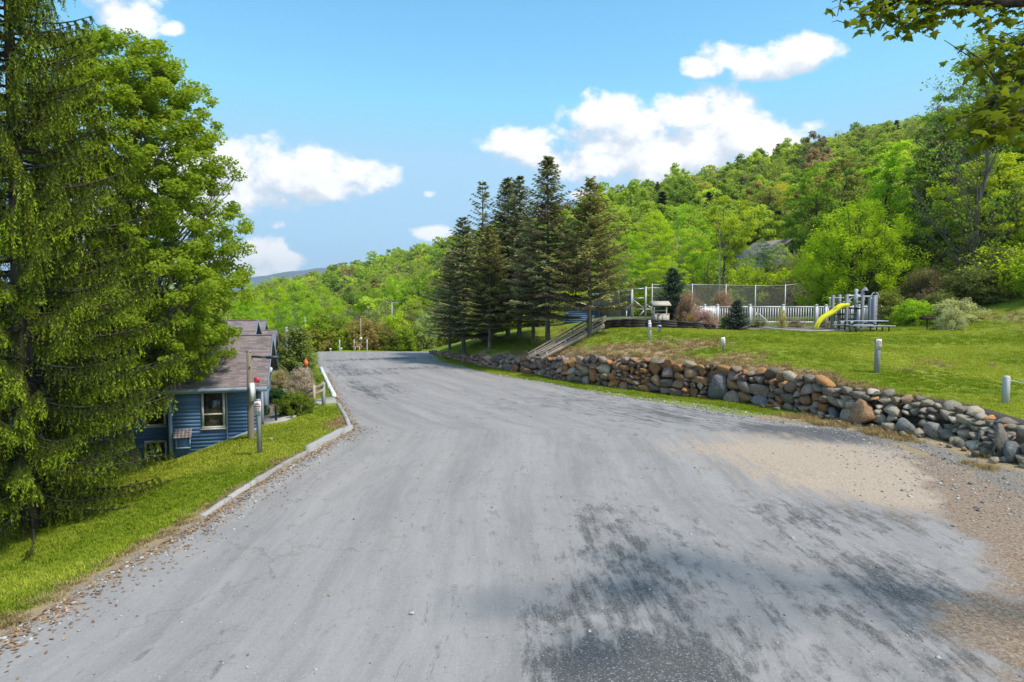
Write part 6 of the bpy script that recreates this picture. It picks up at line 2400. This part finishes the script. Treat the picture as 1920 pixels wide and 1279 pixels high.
# understorey of low growth between the separately planted trees
US = broadleaf(67, 3.2, 2.0, .1, BUSH, 55, 60, .20, cl=.25, flat=.9, nbr=20, stems=4, spread=.4, trunk=.05)
US2 = broadleaf(68, 3.2, 1.9, .1, BUSH, 55, 16, .14, cl=.25, flat=.9, nbr=60, twig=5, stems=5, spread=.5, trunk=.05)
us = [src("underwood_source", (US[0], M_BARKDARK), (US[1], M_LEAFI)), src("thin_underwood_source", (US2[0], M_BARK), (US2[1], M_LEAFI))]
n = 1500
x = rgn.uniform(-46, 66, n)
y = rgn.uniform(59.5, 92, n)
m = np.ones(n, bool)
m &= ~((x > 6.5) & (x < 28.5) & (y < 61.8)) & ~((x < 8) & (x > -9) & (y < 62)) & ~((x < 7) & (x > 3) & (y < 58))
m &= ~((x < -1) & (x > -20) & (y < 60.2))
x2 = rgn.uniform(28, 62, 500)
y2 = rgn.uniform(30, 60, 500)
m2 = (x2 > np.interp(y2, [10, 20, 30, 38, 42, 50, 60], [44, 44, 43, 39, 33, 30, 29.5]) + .5)
x, y = np.r_[x[m], x2[m2]], np.r_[y[m], y2[m2]]
n = len(x)
pal = np.array([(.13, .20, .02), (.18, .26, .02), (.10, .13, .03), (.17, .15, .06), (.23, .32, .015)])
cc = pal[rgn.randint(0, 5, n)] * rgn.uniform(.8, 1.2, (n, 1)) * np.array([2.2, 2.0, 2.0])
br_ = (x < -5)[:, None]
s_ = rgn.uniform(.55, 1.35, n)
scatter("woodland_undergrowth", np.stack([x, y, gz(x, y) - .1], 1), np.stack([x * 0, x * 0, rgn.uniform(0, 6.28, n)], 1), np.stack([s_, s_, s_ * rgn.uniform(.7, 1.2, n)], 1), rgn.choice(2, n, p=[.62, .38]), us, cc)

# ------------------------------------------------------------------ grass blades
def tuft(seed, nb, h, sp):
    rg_ = np.random.RandomState(seed)
    mb = MB()
    for _ in range(nb):
        a = rg_.uniform(0, 6.28)
        r_ = sp * rg_.uniform(0, 1) ** .5
        b = rg_.uniform(0, 6.28)
        p0 = np.array([r_ * math.cos(a), r_ * math.sin(a), -.01])
        hh = h * rg_.uniform(.5, 1.15)
        d = np.array([math.cos(b), math.sin(b), 0])
        s = np.array([-math.sin(b), math.cos(b), 0]) * .006
        m1 = p0 + d * hh * .25 + np.array([0, 0, hh * .6])
        e = p0 + d * hh * rg_.uniform(.4, .9) + np.array([0, 0, hh * rg_.uniform(.75, 1)])
        V = [p0 - s, p0 + s, m1 + s * .8, m1 - s * .8, e]
        mb.add(V, [(0, 1, 2, 3)], rg_.uniform(0, 1))
        mb.f.append(np.array([[mb.n - 5 + 3, mb.n - 5 + 2, mb.n - 5 + 4]]))
    return mb


gsrc = [src("grass_tuft_source", (tuft(i, 26, .075, .12), M_GRASS)) for i in range(3)] + [src("grass_long_tuft_source", (tuft(9, 22, .17, .10), M_GRASS))]


def grass(n, x0, x1, y0, y1, keep, dens_fall=0):
    x = rgn.uniform(x0, x1, n)
    y = rgn.uniform(y0, y1, n)
    k = keep(x, y)
    return x[k], y[k]


def vis(x, y):
    return (np.abs(x) < y * .80 + 7.5)


def keep_left(x, y):
    e = LEFT(y) - x
    inhouse = (x < -9.3 - (y - 24.5) * .28) & (y > 24.2 + (x + 9.1) * .29)
    slabm = ((x > -11.5) & (x < -8.1) & (y > 25.0) & (y < 29.6)) | ((y > 28.2) & (y < 29.7) & (x > -9))
    thin = rgn.uniform(0, 1, len(x)) < np.clip(1.15 - np.maximum(y - 17, 0) * .028, .3, 1)
    edge = e > (-.16 + .5 * fbm(x, y, 21, 1.6, 3) * (y < 24))
    return vis(x, y) & (e > np.where(y < 14, -.1, .1)) & edge & ~inhouse & ~(slabm) & thin


def keep_right(x, y):
    d, s = wall_dist(x, y)
    thin = rgn.uniform(0, 1, len(x)) < np.clip(1.2 - np.maximum(y - 20, 0) * .034, .16, 1)
    up_ = (d > .62 + .55 * sstep(36, 40.5, s))
    pg = ((np.abs(x - 19) < 5.6) & (np.abs(y - 45.8) < 2.2)) | ((x > 7.4) & (x < 14) & (y > 42.8))
    return vis(x, y) & up_ & (x < 40) & ~pg & thin


xa, ya = grass(66000, -28, -5.4, 4.0, 44, keep_left)
xb, yb = grass(80000, -6, 40, 11, 52, keep_right)
# the narrow verge at the foot of the wall
nv = 5200
sv_ = rgn.uniform(1.5, s_end + 2, nv)
wx, wy = np.interp(sv_, WS, WP[:, 0]), np.interp(sv_, WS, WP[:, 1])
rx_ = RIGHT(wy)
f_ = rgn.uniform(0, 1, nv) ** .8
xc_, yc_ = wx - .0, wy
dx_ = rgn.uniform(-1.6, -.02, nv)
xc = wx + dx_ * .8
yc = wy + dx_ * .5
dd_, _s = wall_dist(xc, yc)
patchy = fbm(xc, yc, 61, .9, 3)
kk = (xc > RIGHT(yc) + .12) & (dd_ < 0) & ((yc > 24.5) | (patchy > .56)) & (rgn.uniform(0, 1, nv) < .95)
xc, yc = xc[kk], yc[kk]
x, y = np.r_[xa, xb, xc], np.r_[ya, yb, yc]
n = len(x)
z = gz(x, y)
dr = dryness(x, y)
g1, g2, st = np.array([.175, .265, .014]), np.array([.430, .470, .065]), np.array([.46, .35, .19])
f = (np.clip((fbm(x * .55, y, 71, .45, 4) - .5) * 3.2 + .42, 0, 1)[:, None] * .75 + rgn.uniform(0, .35, (n, 1)))
f = np.clip(f, 0, 1)
colr = g1 * (1 - f) + g2 * f
isdry = (dr + rgn.uniform(-.30, .30, n) > .5)
colr[isdry] = st * rgn.uniform(.55, 1.1, (isdry.sum(), 1))
left = x < 0
idx = rgn.randint(0, 3, n)
idx[(isdry & (x > 0) & (rgn.uniform(0, 1, n) < .5))] = 3
s_ = rgn.uniform(.7, 1.3, n) * (1 + .012 * np.maximum(y - 15, 0))
print("grass tufts", n)
scatter("grass", np.stack([x, y, z], 1), np.stack([x * 0, x * 0, rgn.uniform(0, 6.28, n)], 1), np.stack([s_, s_, s_ * np.where(left, .9, .85)], 1), idx, gsrc, colr)

# loose pebbles and leaf litter along the edges
psrc = []
MPEB = material("loose_pebble")
m_, t, out = MPEB
pc_ = t.new('ShaderNodeAttribute', attribute_type='INSTANCER', attribute_name='gcol').outputs['Color']
principled(t, out, pc_, .9, spec=.2)
for i in range(3):
    V, F = rock_shape(300 + i, 1, 6)
    psrc.append(src("pebble_source", (MB().add(V * .5, F), m_)))
lt = MB().add([(-.5, 0, 0), (0, -.22, .08), (.5, 0, .02), (0, .22, .06)], [(0, 1, 2, 3)], .5)
psrc.append(src("leaf_litter_source", (lt, m_)))
n = 15000
side = rgn.uniform(0, 1, n)
y = 5 + 36 * rgn.uniform(0, 1, n) ** 1.35
x = np.where(side < .38, LEFT(y) + .05 + rgn.gamma(1.3, .22, n) * np.where(y < 24, 1, .5), RIGHT(y) - rgn.gamma(1.2, .9, n) * sstep(30, 18, y) - rgn.uniform(-1.6, .3, n))
nn = 2600
yq = 4.5 + 22 * rgn.uniform(0, 1, nn) ** 1.6
xq = LEFT(yq) + (RIGHT(yq) - LEFT(yq)) * rgn.uniform(.02, .98, nn)
x, y = np.r_[x, xq], np.r_[y, yq]
dd_, _s = wall_dist(x, y)
m = (dd_ < -.05) & (x < RIGHT(y) + 2.2)
onroad = np.r_[np.zeros(n, bool), np.ones(nn, bool)][m]
isleft = np.r_[side < .38, np.zeros(nn, bool)][m]
x, y = x[m], y[m]
zr_ = np.where((x < RIGHT(y) + .1) & (x > LEFT(y) - .1), .012 * np.sin(x * .35) + (fbm(x, y, 9, .35, 3) - .5) * .05, gz(x, y))
n = len(x)
s_ = rgn.gamma(2.2, .011, n) + .012
s_ = np.where(onroad, s_ * .55, s_)
s_ = np.minimum(s_, .11)
idx = rgn.randint(0, 3, n)
lit_ = isleft & (rgn.uniform(0, 1, n) < .75)
idx[lit_] = 3
s_ = np.where(lit_, rgn.uniform(.04, .10, n), s_)
pal = np.array([(.40, .38, .35), (.26, .25, .24), (.36, .28, .21), (.50, .48, .44), (.17, .165, .16)])
cc = pal[rgn.randint(0, 5, n)]
pl_ = np.array([(.30, .17, .08), (.42, .28, .15), (.20, .11, .06)])
cc[lit_] = pl_[rgn.randint(0, 3, lit_.sum())]
scatter("loose_gravel", np.stack([x, y, zr_ + s_ * .15], 1), np.stack([rgn.normal(size=n) * .3, rgn.normal(size=n) * .3, rgn.uniform(0, 6.28, n)], 1), np.stack([s_, s_, s_ * .7], 1), idx, psrc, cc)

# ------------------------------------------------------------------ distant blue mountain
pk = [(300, 545), (420, 530), (470, 520), (520, 512), (575, 505), (605, 501), (628, 502), (660, 512), (720, 524), (800, 535), (900, 545)]
D0 = 5200.0
xs = np.array([P(a, b, D0).x for a, b in pk])
zs = np.array([P(a, b, D0).z for a, b in pk])
gxm = np.linspace(xs[0], xs[-1], 160)
crest = np.interp(gxm, xs, zs) + (fbm(gxm, gxm * 0, 4, 1 / 120.0, 4) - .5) * 26
ty = np.linspace(-1, 1, 30)
Xm, Tm = np.meshgrid(gxm, ty)
Zm = crest[None, :] * (1 - np.abs(Tm) ** 1.3) + (fbm(Xm, Tm * 900, 8, 1 / 200.0, 4) - .5) * 40 * (1 - np.abs(Tm)) * np.abs(Tm) * 3 - 40
Zm += 40 * (1 - np.abs(Tm))
mb = MB()
mb.add(np.stack([Xm, D0 + Tm * 1100, Zm], -1).reshape(-1, 3), grid_faces(30, 160))
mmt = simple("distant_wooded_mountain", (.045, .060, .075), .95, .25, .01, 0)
tag(mb.build("mountain", mmt, smooth=True), kind='structure')

# ------------------------------------------------------------------ clear mountain air
HAZE = True
if HAZE:
    hm, t, out = material("thin_air_haze")
    pv = t.new('ShaderNodeVolumePrincipled')
    pv.inputs['Color'].default_value = (.80, .90, 1.0, 1)
    pv.inputs['Density'].default_value = .00013
    pv.inputs['Anisotropy'].default_value = .1
    t.l.new(pv.outputs[0], out.inputs['Volume'])
    o = MB().box((0, 2800, 120), (13400, 7800, 420)).build("haze", hm)
    tag(o, kind='stuff')
